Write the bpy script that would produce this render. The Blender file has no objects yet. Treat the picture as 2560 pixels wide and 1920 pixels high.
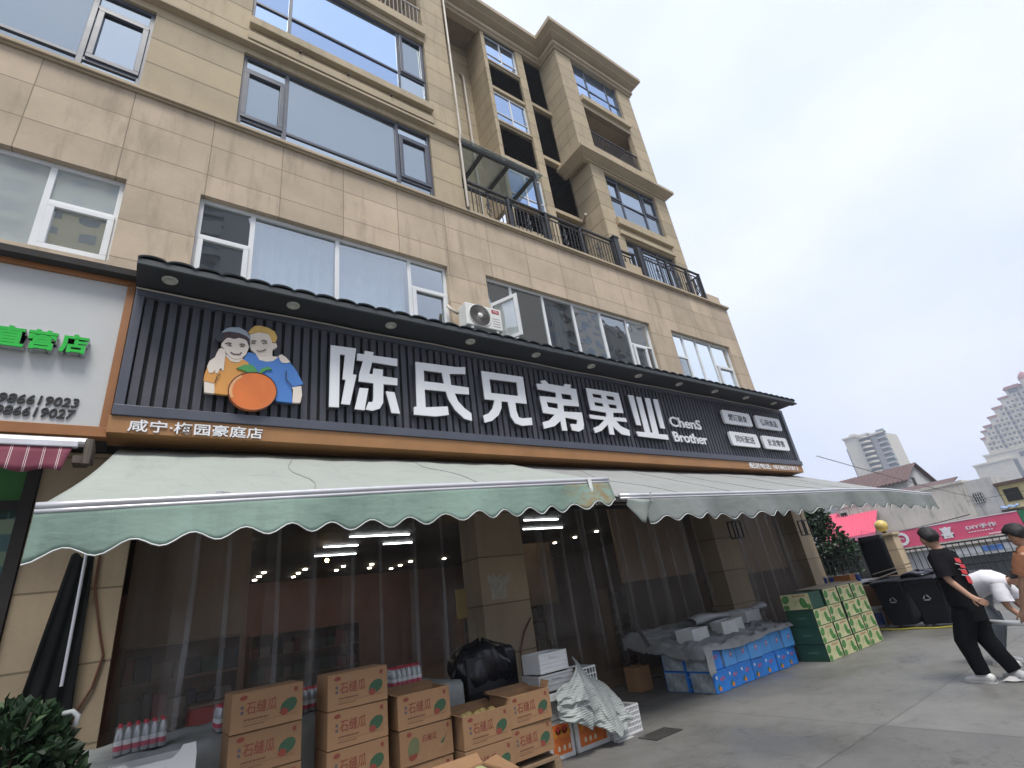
import bpy, bmesh, math, random
from mathutils import Vector, Matrix, noise as mnoise
R = math.radians
rnd = random.Random(7)
# outlines of the sign lettering and emblem, metres (x, z)
LETTERS={'chen':[[(1.982,5.56),(2.373,5.575),(2.319,5.116),(2.376,5.115),(2.271,4.607),(2.141,4.607),(2.209,5.008),(2.161,5.009),(2.199,5.43),(2.122,5.43),(2.111,4.549),(1.967,4.542)],[(2.391,5.49),(2.501,5.494),(2.51,5.56),(2.661,5.561),(2.644,5.501),(3.057,5.512),(3.051,5.376),(2.628,5.378),(2.577,5.166),(2.634,5.165),(2.646,5.268),(2.802,5.273),(2.794,5.155),(3.041,5.155),(3.035,5.031),(2.803,5.019),(2.787,4.701),(2.733,4.598),(2.614,4.548),(2.507,4.559),(2.559,4.684),(2.617,4.691),(2.633,4.741),(2.64,5.012),(2.407,5.012),(2.417,5.131),(2.481,5.373),(2.384,5.37)],[(2.423,4.903),(2.558,4.91),(2.492,4.544),(2.34,4.546)],[(2.842,4.9),(2.98,4.902),(3.057,4.546),(2.918,4.545)]],'shi':[[(3.377,5.515),(4.165,5.543),(4.35,5.573),(4.334,5.432),(4.012,5.389),(4.025,5.173),(4.376,5.173),(4.367,5.038),(4.077,5.023),(4.131,4.882),(4.243,4.766),(4.372,4.683),(4.367,4.544),(4.222,4.573),(4.057,4.714),(3.943,4.903),(3.911,5.038),(3.512,5.023),(3.509,4.702),(3.918,4.762),(3.926,4.611),(3.676,4.561),(3.291,4.553),(3.305,4.688),(3.356,4.694)],[(3.522,5.378),(3.865,5.386),(3.887,5.18),(3.516,5.172)]],'xiong':[[(4.684,5.55),(5.637,5.572),(5.626,5.006),(5.36,4.999),(5.355,4.841),(5.39,4.711),(5.467,4.696),(5.69,4.731),(5.684,4.585),(5.441,4.548),(5.29,4.584),(5.208,4.712),(5.189,4.996),(5.046,4.99),(5.025,4.851),(4.941,4.708),(4.787,4.587),(4.623,4.536),(4.618,4.671),(4.733,4.72),(4.834,4.83),(4.895,4.995),(4.684,4.988)],[(4.841,5.411),(5.466,5.431),(5.452,5.145),(4.839,5.13)]],'di':[[(5.951,5.473),(6.1,5.489),(6.062,5.547),(6.188,5.583),(6.262,5.512),(6.66,5.51),(6.707,5.574),(6.877,5.58),(6.846,5.494),(7.008,5.497),(6.99,5.103),(6.56,5.081),(6.543,4.942),(7.036,4.973),(7.023,4.714),(6.99,4.612),(6.847,4.546),(6.666,4.561),(6.668,4.695),(6.839,4.698),(6.865,4.799),(6.545,4.819),(6.539,4.539),(6.404,4.535),(6.404,4.732),(6.229,4.609),(5.95,4.531),(5.955,4.667),(6.123,4.718),(6.284,4.854),(5.995,4.861),(5.98,5.211),(6.412,5.232),(6.422,5.342),(5.966,5.357)],[(6.559,5.342),(6.825,5.342),(6.835,5.227),(6.562,5.22)],[(6.132,5.106),(6.413,5.102),(6.409,4.989),(6.153,4.998)]],'guo':[[(7.307,5.564),(8.301,5.571),(8.314,5.093),(7.98,5.07),(7.957,4.96),(8.351,4.98),(8.357,4.885),(8.01,4.88),(8.119,4.77),(8.369,4.698),(8.349,4.564),(8.095,4.584),(7.877,4.737),(7.872,4.775),(7.866,4.554),(7.718,4.556),(7.732,4.776),(7.498,4.615),(7.296,4.549),(7.288,4.661),(7.463,4.727),(7.656,4.869),(7.252,4.866),(7.242,4.95),(7.749,4.948),(7.761,5.047),(7.305,5.06)],[(7.457,5.457),(7.73,5.457),(7.733,5.37),(7.465,5.372)],[(7.877,5.461),(8.118,5.461),(8.134,5.371),(7.893,5.373)],[(7.461,5.259),(7.718,5.257),(7.73,5.178),(7.471,5.175)],[(7.884,5.26),(8.137,5.264),(8.147,5.177),(7.904,5.173)]],'ye':[[(8.615,5.568),(8.797,5.572),(8.806,4.845),(8.651,4.846)],[(8.885,5.558),(9.054,5.562),(9.067,4.699),(9.166,4.695),(9.189,5.566),(9.374,5.571),(9.355,4.681),(9.666,4.69),(9.658,4.566),(8.615,4.58),(8.605,4.686),(8.898,4.691)],[(9.486,5.57),(9.654,5.58),(9.636,4.835),(9.472,4.838)]]}
EMBLEM={'arm_a':[(0.546,5.223),(0.588,5.222),(0.609,5.144),(0.604,5.071),(0.605,4.896),(0.584,4.902),(0.57,4.939),(0.556,4.902),(0.54,4.851),(0.513,4.847),(0.508,4.898),(0.488,4.856),(0.449,4.837),(0.425,4.881),(0.416,4.94),(0.433,5.014),(0.489,5.077),(0.504,5.143),(0.526,5.211)],'shirt_a':[(0.6,5.124),(0.673,5.055),(0.717,5.036),(0.759,5.047),(0.805,5.115),(0.881,5.073),(0.907,5.022),(0.872,4.889),(0.734,4.815),(0.689,4.677),(0.684,4.564),(0.531,4.566),(0.519,4.705),(0.393,4.729),(0.399,4.833),(0.415,4.914),(0.608,4.897),(0.608,5.026)],'arm_b':[(0.403,4.727),(0.521,4.705),(0.53,4.566),(0.418,4.568)],'shirt_b':[(0.871,5.229),(0.968,5.219),(1.019,5.134),(1.111,5.122),(1.187,5.144),(1.262,5.224),(1.296,5.163),(1.425,5.156),(1.51,5.036),(1.606,4.85),(1.448,4.776),(1.472,4.545),(1.264,4.548),(1.172,4.843),(1.017,4.93),(0.899,5.021),(0.82,5.108)],'arm_c':[(1.452,4.777),(1.579,4.817),(1.595,4.679),(1.575,4.557),(1.468,4.549),(1.473,4.747)],'hand':[(1.261,5.244),(1.299,5.27),(1.357,5.232),(1.42,5.165),(1.361,5.141),(1.305,5.141),(1.276,5.179)],'neck_b':[(0.968,5.219),(1.173,5.276),(1.18,5.219),(1.262,5.224),(1.187,5.144),(1.111,5.122),(1.019,5.134)],'neck_a':[(0.603,5.134),(0.673,5.055),(0.723,5.046),(0.766,5.053),(0.819,5.118),(0.764,5.181)],'face_a':[(0.546,5.297),(0.589,5.389),(0.745,5.431),(0.859,5.397),(0.883,5.326),(0.851,5.188),(0.804,5.124),(0.734,5.093),(0.668,5.109),(0.607,5.171),(0.58,5.23),(0.546,5.26)],'hair_a':[(0.539,5.464),(0.623,5.501),(0.754,5.51),(0.863,5.446),(0.888,5.355),(0.876,5.306),(0.844,5.394),(0.806,5.415),(0.746,5.422),(0.69,5.391),(0.609,5.403),(0.58,5.36),(0.553,5.308)],'cap':[(0.532,5.462),(0.577,5.529),(0.632,5.562),(0.741,5.584),(0.826,5.545),(0.881,5.46),(0.888,5.413),(0.832,5.468),(0.74,5.497),(0.623,5.496),(0.54,5.459)],'brim':[(0.54,5.459),(0.578,5.387),(0.538,5.319),(0.481,5.326),(0.463,5.364),(0.48,5.414),(0.519,5.455)],'face_b':[(0.874,5.506),(0.978,5.563),(1.11,5.566),(1.145,5.504),(1.165,5.43),(1.22,5.431),(1.235,5.375),(1.178,5.325),(1.174,5.257),(1.076,5.205),(0.977,5.211),(0.905,5.273),(0.881,5.354)],'hair_b':[(0.85,5.526),(0.883,5.596),(0.926,5.655),(0.994,5.675),(1.097,5.663),(1.186,5.623),(1.227,5.531),(1.211,5.449),(1.164,5.439),(1.128,5.53),(1.094,5.573),(0.962,5.559),(0.874,5.516)],'orange':[(1.259,4.682),(1.254,4.616),(1.233,4.552),(1.198,4.494),(1.15,4.444),(1.092,4.406),(1.029,4.381),(0.962,4.371),(0.897,4.374),(0.835,4.392),(0.78,4.423),(0.736,4.466),(0.703,4.517),(0.683,4.576),(0.678,4.638),(0.688,4.701),(0.712,4.761),(0.75,4.816),(0.801,4.863),(0.86,4.898),(0.926,4.92),(0.994,4.926),(1.062,4.918),(1.125,4.894),(1.178,4.856),(1.22,4.806),(1.248,4.747)],'leaf_a':[(0.748,4.955),(0.834,5.019),(0.928,5.039),(1.0,4.964),(1.002,4.927),(0.907,4.904),(0.84,4.929)],'leaf_b':[(1.017,4.93),(1.057,5.001),(1.131,5.041),(1.187,5.003),(1.119,4.992),(1.04,4.915)]}
EMBLEM_LINES=[[(0.663,5.181),(0.7,5.156),(0.772,5.169),(0.791,5.2)],[(0.589,5.296),(0.623,5.317),(0.66,5.31)],[(0.757,5.32),(0.797,5.333),(0.827,5.315)],[(0.619,5.275),(0.64,5.288),(0.663,5.274)],[(0.77,5.29),(0.791,5.303),(0.814,5.289)],[(0.897,5.386),(0.918,5.409),(0.96,5.408)],[(1.021,5.42),(1.054,5.442),(1.094,5.43)],[(0.903,5.354),(0.928,5.378),(0.951,5.368)],[(1.042,5.386),(1.072,5.406),(1.099,5.402)],[(0.973,5.267),(1.004,5.254),(1.057,5.273),(1.089,5.308)],[(1.366,5.013),(1.368,4.881),(1.455,4.782)],[(0.519,4.705),(0.54,4.803),(0.571,4.843)]]
SC = bpy.context.scene
COL = SC.collection

# ---------------------------------------------------------------- camera
cd = bpy.data.cameras.new("camera")
cam = bpy.data.objects.new("camera", cd)
COL.objects.link(cam)
cd.sensor_fit = 'HORIZONTAL'; cd.sensor_width = 36.0; cd.lens = 36.0 * 1251.0 / 2560.0
cd.clip_start = 0.05; cd.clip_end = 3000.0
cam.matrix_world = Matrix(((0.8151, -0.1279, -0.5650, 0.0),
                           (-0.5634, -0.4016, -0.7220, 0.0),
                           (-0.1345, 0.9068, -0.3994, 1.6),
                           (0, 0, 0, 1)))
SC.camera = cam

# ---------------------------------------------------------------- sky, sun, exposure
SUN_EL, SUN_AZ = R(64), R(205)      # azimuth from +y, clockwise seen from above
w = bpy.data.worlds.new("World"); SC.world = w; w.use_nodes = True
nt = w.node_tree; nt.nodes.clear()
def N(tree, typ, **kw):
    n = tree.nodes.new(typ)
    for k, v in kw.items(): setattr(n, k, v)
    return n
out = N(nt, 'ShaderNodeOutputWorld'); bg = N(nt, 'ShaderNodeBackground'); bg.inputs[1].default_value = 0.1
sky = N(nt, 'ShaderNodeTexSky', sky_type='NISHITA'); sky.sun_disc = False
sky.sun_elevation = SUN_EL; sky.sun_rotation = SUN_AZ; sky.dust_density = 3.0
tc = N(nt, 'ShaderNodeTexCoord')
mp = N(nt, 'ShaderNodeMapping'); mp.inputs['Scale'].default_value = (1.0, 1.0, 1.9)
ns = N(nt, 'ShaderNodeTexNoise'); ns.inputs['Scale'].default_value = 2.3; ns.inputs['Detail'].default_value = 5.0; ns.inputs['Roughness'].default_value = 0.52
cr = N(nt, 'ShaderNodeValToRGB')
cr.color_ramp.elements[0].position = 0.36; cr.color_ramp.elements[0].color = (7.3, 8.0, 10.1, 1)
cr.color_ramp.elements[1].position = 0.66; cr.color_ramp.elements[1].color = (8.8, 9.2, 10.8, 1)
mx = N(nt, 'ShaderNodeMix', data_type='RGBA'); mx.inputs[0].default_value = 0.88
nt.links.new(tc.outputs['Generated'], mp.inputs[0]); nt.links.new(mp.outputs[0], ns.inputs['Vector'])
nt.links.new(ns.outputs['Fac'], cr.inputs[0]); nt.links.new(sky.outputs[0], mx.inputs[6]); nt.links.new(cr.outputs[0], mx.inputs[7])
nt.links.new(mx.outputs[2], bg.inputs[0]); nt.links.new(bg.outputs[0], out.inputs[0])
sd = bpy.data.lights.new("sun", 'SUN'); sd.energy = 3.2; sd.angle = R(20); sd.color = (1.0, 0.96, 0.9)
so = bpy.data.objects.new("sun", sd); COL.objects.link(so)
_d = Vector((math.sin(SUN_AZ) * math.cos(SUN_EL), math.cos(SUN_AZ) * math.cos(SUN_EL), math.sin(SUN_EL)))
so.rotation_euler = _d.to_track_quat('Z', 'Y').to_euler()
so.location = (0, -20, 40)
SC.view_settings.view_transform = 'Standard'; SC.view_settings.look = 'None'
SC.view_settings.exposure = 0.40; SC.view_settings.gamma = 1.0
SC.view_settings.use_curve_mapping = False
try:
    SC.cycles.max_bounces = 8; SC.cycles.transparent_max_bounces = 24
except Exception: pass

# ---------------------------------------------------------------- helpers
def wloc(o):
    v = Vector((0, 0, 0))
    while o is not None: v += o.location; o = o.parent
    return v
class MB:
    def __init__(s): s.v = []; s.f = []; s.m = []
    def box(s, x0, x1, y0, y1, z0, z1, mi=0, skip=''):
        b = len(s.v)
        s.v += [(x0,y0,z0),(x1,y0,z0),(x1,y1,z0),(x0,y1,z0),(x0,y0,z1),(x1,y0,z1),(x1,y1,z1),(x0,y1,z1)]
        for k, q in (('b',(0,3,2,1)),('t',(4,5,6,7)),('f',(0,1,5,4)),('r',(1,2,6,5)),('k',(2,3,7,6)),('l',(3,0,4,7))):
            if k not in skip: s.f.append(tuple(b+i for i in q)); s.m.append(mi)
        return s
    def poly(s, pts, mi=0):
        b = len(s.v); s.v += [tuple(p) for p in pts]; s.f.append(tuple(range(b, b+len(pts)))); s.m.append(mi); return s
    def grid(s, fn, nu, nv, mi=0):
        b = len(s.v)
        for j in range(nv+1):
            for i in range(nu+1): s.v.append(tuple(fn(i/nu, j/nv)))
        for j in range(nv):
            for i in range(nu):
                a = b+j*(nu+1)+i
                s.f.append((a, a+1, a+nu+2, a+nu+1)); s.m.append(mi)
        return s
    def tube(s, pts, r, n=8, mi=0, cap=True):
        pts = [Vector(p) for p in pts]; b = len(s.v); k = len(pts)
        rs = r if isinstance(r, (list, tuple)) else [r]*k
        up = None
        for i, p in enumerate(pts):
            t = (pts[min(i+1,k-1)]-pts[max(i-1,0)]).normalized()
            if up is None: up = Vector((0,0,1)) if abs(t.z) < .9 else Vector((1,0,0))
            a = t.cross(up).normalized(); c = a.cross(t).normalized(); up = c
            for j in range(n):
                q = p + (a*math.cos(2*math.pi*j/n) + c*math.sin(2*math.pi*j/n))*rs[i]
                s.v.append(tuple(q))
        for i in range(k-1):
            for j in range(n):
                s.f.append((b+i*n+j, b+i*n+(j+1)%n, b+(i+1)*n+(j+1)%n, b+(i+1)*n+j)); s.m.append(mi)
        if cap:
            s.f.append(tuple(b+j for j in range(n))[::-1]); s.m.append(mi)
            s.f.append(tuple(b+(k-1)*n+j for j in range(n))); s.m.append(mi)
        return s
    def beam(s, p, q, wx, wy, mi=0):
        p = Vector(p); q = Vector(q); t = (q-p).normalized()
        up = Vector((0,0,1)) if abs(t.z) < .95 else Vector((0,1,0))
        a = t.cross(up).normalized(); c = a.cross(t).normalized(); b = len(s.v)
        for o in (p, q):
            for sx, sy in ((-1,-1),(1,-1),(1,1),(-1,1)): s.v.append(tuple(o+a*sx*wx/2+c*sy*wy/2))
        for q4 in ((3,2,1,0),(4,5,6,7),(0,1,5,4),(1,2,6,5),(2,3,7,6),(3,0,4,7)): s.f.append(tuple(b+i for i in q4)); s.m.append(mi)
        return s
    def lathe(s, prof, c=(0,0,0), n=20, mi=0):
        b = len(s.v)
        for r, z in prof:
            for j in range(n):
                a = 2*math.pi*j/n; s.v.append((c[0]+r*math.cos(a), c[1]+r*math.sin(a), c[2]+z))
        for i in range(len(prof)-1):
            for j in range(n):
                s.f.append((b+i*n+j, b+i*n+(j+1)%n, b+(i+1)*n+(j+1)%n, b+(i+1)*n+j)); s.m.append(mi)
        return s
    def ball(s, c, rx, ry=None, rz=None, n=16, m=10, mi=0):
        ry = ry or rx; rz = rz or rx
        return s.grid(lambda u, v: (c[0]+rx*math.cos(2*math.pi*u)*math.sin(math.pi*v), c[1]+ry*math.sin(2*math.pi*u)*math.sin(math.pi*v), c[2]-rz*math.cos(math.pi*v)), n, m, mi)
    def prism(s, pts, y0, y1, mi=0):   # polygon in (x,z) pushed through y
        b = len(s.v); n = len(pts)
        s.v += [(x,y0,z) for x,z in pts] + [(x,y1,z) for x,z in pts]
        s.f.append(tuple(range(b,b+n))); s.f.append(tuple(range(b+2*n-1,b+n-1,-1))); s.m += [mi,mi]
        for i in range(n): s.f.append((b+i, b+n+i, b+n+(i+1)%n, b+(i+1)%n)); s.m.append(mi)
        return s
    def scale(s, k): s.v = [(x*k, y, z*k) for x, y, z in s.v]; return s
    def mesh(s, name, mats, off=None, smooth=False, weld=False):
        me = bpy.data.meshes.new(name)
        v = s.v if off is None else [(x-off[0], y-off[1], z-off[2]) for x, y, z in s.v]
        me.from_pydata(v, [], s.f)
        for m in (mats if isinstance(mats, (list, tuple)) else [mats]): me.materials.append(m)
        me.polygons.foreach_set('material_index', s.m)
        bm = bmesh.new(); bm.from_mesh(me)
        if weld: bmesh.ops.remove_doubles(bm, verts=bm.verts, dist=1e-5)
        bmesh.ops.recalc_face_normals(bm, faces=bm.faces)
        bm.to_mesh(me); bm.free()
        if smooth: me.polygons.foreach_set('use_smooth', [True]*len(me.polygons))
        me.update(); return me
    def build(s, name, mats, parent=None, world=False, smooth=False, bevel=0, weld=False, solid=0):
        me = s.mesh(name, mats, wloc(parent) if (world and parent) else None, smooth, weld or bool(solid) or smooth)
        return put(name, me, parent, bevel, solid)
def put(name, me, parent=None, bevel=0, solid=0, loc=None, rz=0):
    o = bpy.data.objects.new(name, me); COL.objects.link(o)
    if parent: o.parent = parent
    if loc is not None: o.location = loc
    if rz: o.rotation_euler.z = rz
    if solid:
        m = o.modifiers.new('solid', 'SOLIDIFY'); m.thickness = solid; m.offset = 0
    if bevel:
        m = o.modifiers.new('bevel', 'BEVEL'); m.width = bevel; m.segments = 2; m.limit_method = 'ANGLE'
    return o
def tag(o, label=None, cat=None, group=None, kind=None):
    if label: o['label'] = label
    if cat: o['category'] = cat
    if group: o['group'] = group
    if kind: o['kind'] = kind
    return o
def thing(name, loc, label, cat, group=None, rz=0):
    o = bpy.data.objects.new(name, None); COL.objects.link(o); o.location = loc; o.rotation_euler.z = rz
    o.empty_display_size = .1
    return tag(o, label, cat, group)
def copy_tree(o, parent=None):
    c = o.copy(); COL.objects.link(c)
    if parent: c.parent = parent
    for ch in list(o.children): copy_tree(ch, c)
    return c
def xz(me):        # a mesh drawn in x-y is stood up to face -y
    for v in me.vertices: v.co = (v.co.x, -v.co.z, v.co.y)
    return me
def shape_mesh(name, loops, depth, mat, y=0.0):
    """Closed outlines (x, z), holes by even-odd, pushed back by depth; front face at y."""
    cu = bpy.data.curves.new(name, 'CURVE'); cu.dimensions = '2D'; cu.fill_mode = 'BOTH'; cu.extrude = depth/2
    for lp in loops:
        sp = cu.splines.new('POLY'); sp.points.add(len(lp)-1); sp.use_cyclic_u = True
        for p, (x, z) in zip(sp.points, lp): p.co = (x, z, 0, 1)
    return _curve_to_mesh(cu, name, mat, depth, y)
def _curve_to_mesh(cu, name, mat, depth, y):
    o = bpy.data.objects.new('tmp', cu); COL.objects.link(o)
    dg = bpy.context.evaluated_depsgraph_get(); dg.update()
    me = bpy.data.meshes.new_from_object(o.evaluated_get(dg))
    bpy.data.objects.remove(o); bpy.data.curves.remove(cu)
    me.name = name; me.materials.clear(); me.materials.append(mat)
    xz(me)
    for v in me.vertices: v.co.y += y + depth/2
    return me
def text_mesh(name, body, mat, x0, x1, z0, z1, depth=.01, y=0.0, bold=0.0, shear=0, lines=1.0):
    """Lettering fitted into the box x0..x1, z0..z1."""
    cu = bpy.data.curves.new(name, 'FONT'); cu.body = body; cu.size = 1; cu.offset = bold; cu.shear = shear
    cu.extrude = .05; cu.resolution_u = 3; cu.space_line = lines
    me = _curve_to_mesh(cu, name, mat, .1, 0)
    if not len(me.vertices): return me
    xs = [v.co.x for v in me.vertices]; zs = [v.co.z for v in me.vertices]
    a, b, c, d = min(xs), max(xs), min(zs), max(zs)
    for v in me.vertices:
        v.co = (x0+(v.co.x-a)/(b-a)*(x1-x0), y+v.co.y/.1*depth, z0+(v.co.z-c)/(d-c)*(z1-z0))
    return me
def shift(me, off):
    for v in me.vertices: v.co = v.co - Vector(off)
    return me

# ---------------------------------------------------------------- materials
def new_mat(name):
    m = bpy.data.materials.new(name); m.use_nodes = True; t = m.node_tree; t.nodes.clear()
    o = N(t, 'ShaderNodeOutputMaterial'); return m, t, o
def link(t, a, b): t.links.new(a, b)
def math_n(t, op, a, b=None, clamp=False):
    n = N(t, 'ShaderNodeMath', operation=op); n.use_clamp = clamp
    for i, x in enumerate((a, b)):
        if x is None: continue
        if isinstance(x, (int, float)): n.inputs[i].default_value = x
        else: link(t, x, n.inputs[i])
    return n.outputs[0]
def mixc(t, fac, a, b, blend='MIX'):
    n = N(t, 'ShaderNodeMix', data_type='RGBA', blend_type=blend)
    for i, x in ((0, fac), (6, a), (7, b)):
        if isinstance(x, (int, float)): n.inputs[i].default_value = x
        elif isinstance(x, tuple): n.inputs[i].default_value = x if len(x) == 4 else x+(1,)
        else: link(t, x, n.inputs[i])
    return n.outputs[2]
def noise_n(t, vec, scale, detail=4, rough=.55, sc=None):
    if sc is not None:
        m = N(t, 'ShaderNodeMapping'); m.inputs['Scale'].default_value = sc; link(t, vec, m.inputs[0]); vec = m.outputs[0]
    n = N(t, 'ShaderNodeTexNoise'); n.inputs['Scale'].default_value = scale; n.inputs['Detail'].default_value = detail; n.inputs['Roughness'].default_value = rough
    link(t, vec, n.inputs['Vector']); return n.outputs['Fac']
def ramp(t, fac, a, b):
    n = N(t, 'ShaderNodeMapRange'); n.clamp = True
    n.inputs[1].default_value = a; n.inputs[2].default_value = b; link(t, fac, n.inputs[0]); return n.outputs[0]
def M(name, col, rough=.6, metal=0.0, var=.15, vs=4.0, bump=0.0, bs=60.0, rv=.0, spec=.4, dirt=0.0, coat=0.0, emit=None, sc=None):
    m, t, o = new_mat(name)
    p = N(t, 'ShaderNodeBsdfPrincipled'); link(t, p.outputs[0], o.inputs[0])
    tcn = N(t, 'ShaderNodeTexCoord').outputs['Object']
    nf = noise_n(t, tcn, vs, 5, .6, sc)
    k = ramp(t, nf, .25, .75)
    lo = tuple(c*(1-var) for c in col); hi = tuple(min(1, c*(1+var)) for c in col)
    c = mixc(t, k, lo, hi)
    if rv:
        oi = N(t, 'ShaderNodeObjectInfo').outputs['Random']
        c = mixc(t, 1.0, c, mixc(t, oi, (1-rv,)*3, (1+rv,)*3), 'MULTIPLY')
    if dirt:
        d = ramp(t, noise_n(t, tcn, vs*.35+.6, 6, .7), .48, .7)
        c = mixc(t, math_n(t, 'MULTIPLY', d, dirt), c, tuple(x*.45 for x in col))
    link(t, c, p.inputs['Base Color'])
    rr = mixc(t, k, (rough*.85,)*3, (min(1, rough*1.15),)*3); link(t, rr, p.inputs['Roughness'])
    p.inputs['Metallic'].default_value = metal; p.inputs['Specular IOR Level'].default_value = spec
    p.inputs['Coat Weight'].default_value = coat
    if bump:
        b = N(t, 'ShaderNodeBump'); b.inputs['Strength'].default_value = bump; b.inputs['Distance'].default_value = .01
        link(t, noise_n(t, tcn, bs, 4, .6), b.inputs['Height']); link(t, b.outputs[0], p.inputs['Normal'])
    if emit:
        p.inputs['Emission Color'].default_value = tuple(emit[0])+(1,); p.inputs['Emission Strength'].default_value = emit[1]
    return m
def wall_mat(name, col, hz=None, vx=None, vz_min=None, wob=1.0, pink=None, stain=.35):
    """Stone or stucco with scored joints; hz/vx = (pitch, offset) along world z / x(+y)."""
    m, t, o = new_mat(name)
    p = N(t, 'ShaderNodeBsdfPrincipled'); link(t, p.outputs[0], o.inputs[0])
    pos = N(t, 'ShaderNodeNewGeometry').outputs['Position']
    sx = N(t, 'ShaderNodeSeparateXYZ'); link(t, pos, sx.inputs[0])
    X, Y, Z = sx.outputs
    wobn = math_n(t, 'MULTIPLY', math_n(t, 'SUBTRACT', noise_n(t, pos, 3.0), .5), .012*wob)
    mask = None; cell = None
    if hz:
        zz = math_n(t, 'ADD', math_n(t, 'SUBTRACT', Z, hz[1]), wobn)
        mask = math_n(t, 'LESS_THAN', math_n(t, 'PINGPONG', zz, hz[0]/2), hz[2] if len(hz) > 2 else .011)
        cell = math_n(t, 'FLOOR', math_n(t, 'DIVIDE', zz, hz[0]))
    if vx:
        xx = math_n(t, 'ADD', math_n(t, 'SUBTRACT', X, vx[1]), wobn)
        mv = math_n(t, 'LESS_THAN', math_n(t, 'PINGPONG', xx, vx[0]/2), .007)
        if vz_min is not None: mv = math_n(t, 'MULTIPLY', mv, math_n(t, 'GREATER_THAN', Z, vz_min))
        mask = mv if mask is None else math_n(t, 'MAXIMUM', mask, mv)
        cx = math_n(t, 'FLOOR', math_n(t, 'DIVIDE', xx, vx[0]))
        cell = cx if cell is None else math_n(t, 'ADD', math_n(t, 'MULTIPLY', cell, 7.31), cx)
    f1 = ramp(t, noise_n(t, pos, .9, 6, .6), .3, .7)
    f2 = ramp(t, noise_n(t, pos, 26, 4, .7, (1, 1, 2.2)), .25, .75)
    c = mixc(t, f1, tuple(x*.88 for x in col), tuple(x*1.1 for x in (pink or col)))
    c = mixc(t, math_n(t, 'MULTIPLY', f2, .22), c, tuple(x*.6 for x in col))
    if cell is not None:
        wn = N(t, 'ShaderNodeTexWhiteNoise', noise_dimensions='1D'); link(t, cell, wn.inputs['W'])
        c = mixc(t, 1.0, c, mixc(t, wn.outputs['Value'], (.86,.865,.87), (1.07,1.06,1.05)), 'MULTIPLY')
    st = ramp(t, noise_n(t, pos, 2.6, 6, .7, (1.6, 1.6, .22)), .52, .78)
    c = mixc(t, math_n(t, 'MULTIPLY', st, stain), c, tuple(x*.5 for x in col))
    hstk = ramp(t, noise_n(t, pos, 5.0, 5, .65, (.5, .5, 4.0)), .6, .8)
    c = mixc(t, math_n(t, 'MULTIPLY', hstk, stain*.6), c, tuple(x*.6 for x in col))
    b = N(t, 'ShaderNodeBump'); b.inputs['Strength'].default_value = .35; b.inputs['Distance'].default_value = .02
    hgt = noise_n(t, pos, 45, 5, .65)
    pit = ramp(t, noise_n(t, pos, 14, 6, .8, (1, 1, 3.5)), .60, .74)
    c = mixc(t, math_n(t, 'MULTIPLY', pit, .45), c, tuple(x*.5 for x in col))
    if mask is not None:
        c = mixc(t, math_n(t, 'MULTIPLY', mask, .8), c, tuple(x*.34 for x in col))
        hgt = math_n(t, 'SUBTRACT', math_n(t, 'MULTIPLY', hgt, .25), mask)
    link(t, c, p.inputs['Base Color']); link(t, hgt, b.inputs['Height']); link(t, b.outputs[0], p.inputs['Normal'])
    p.inputs['Roughness'].default_value = .85; p.inputs['Specular IOR Level'].default_value = .25
    return m
def glass_mat(name, tint, refl, body, through=0.0, wob=.02):
    """Window glass: mirror share refl, the rest body colour or seen through."""
    m, t, o = new_mat(name)
    g = N(t, 'ShaderNodeBsdfGlossy'); g.inputs['Roughness'].default_value = .012; g.inputs['Color'].default_value = tint+(1,)
    d = N(t, 'ShaderNodeBsdfDiffuse'); d.inputs['Color'].default_value = body+(1,)
    tcn = N(t, 'ShaderNodeTexCoord').outputs['Object']
    b = N(t, 'ShaderNodeBump'); b.inputs['Strength'].default_value = wob; b.inputs['Distance'].default_value = .05
    link(t, noise_n(t, tcn, 1.3, 2, .5), b.inputs['Height']); link(t, b.outputs[0], g.inputs['Normal'])
    base = d.outputs[0]
    if through:
        tr = N(t, 'ShaderNodeBsdfTransparent'); tr.inputs['Color'].default_value = (.8,.86,.88,1)
        mxs = N(t, 'ShaderNodeMixShader'); mxs.inputs[0].default_value = through; link(t, d.outputs[0], mxs.inputs[1]); link(t, tr.outputs[0], mxs.inputs[2]); base = mxs.outputs[0]
    fr = N(t, 'ShaderNodeLayerWeight'); fr.inputs[0].default_value = .25
    k = math_n(t, 'ADD', math_n(t, 'MULTIPLY', fr.outputs['Fresnel'], 1-refl), refl, True)
    mm = N(t, 'ShaderNodeMixShader'); link(t, k, mm.inputs[0]); link(t, base, mm.inputs[1]); link(t, g.outputs[0], mm.inputs[2])
    link(t, mm.outputs[0], o.inputs[0]); return m
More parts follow.
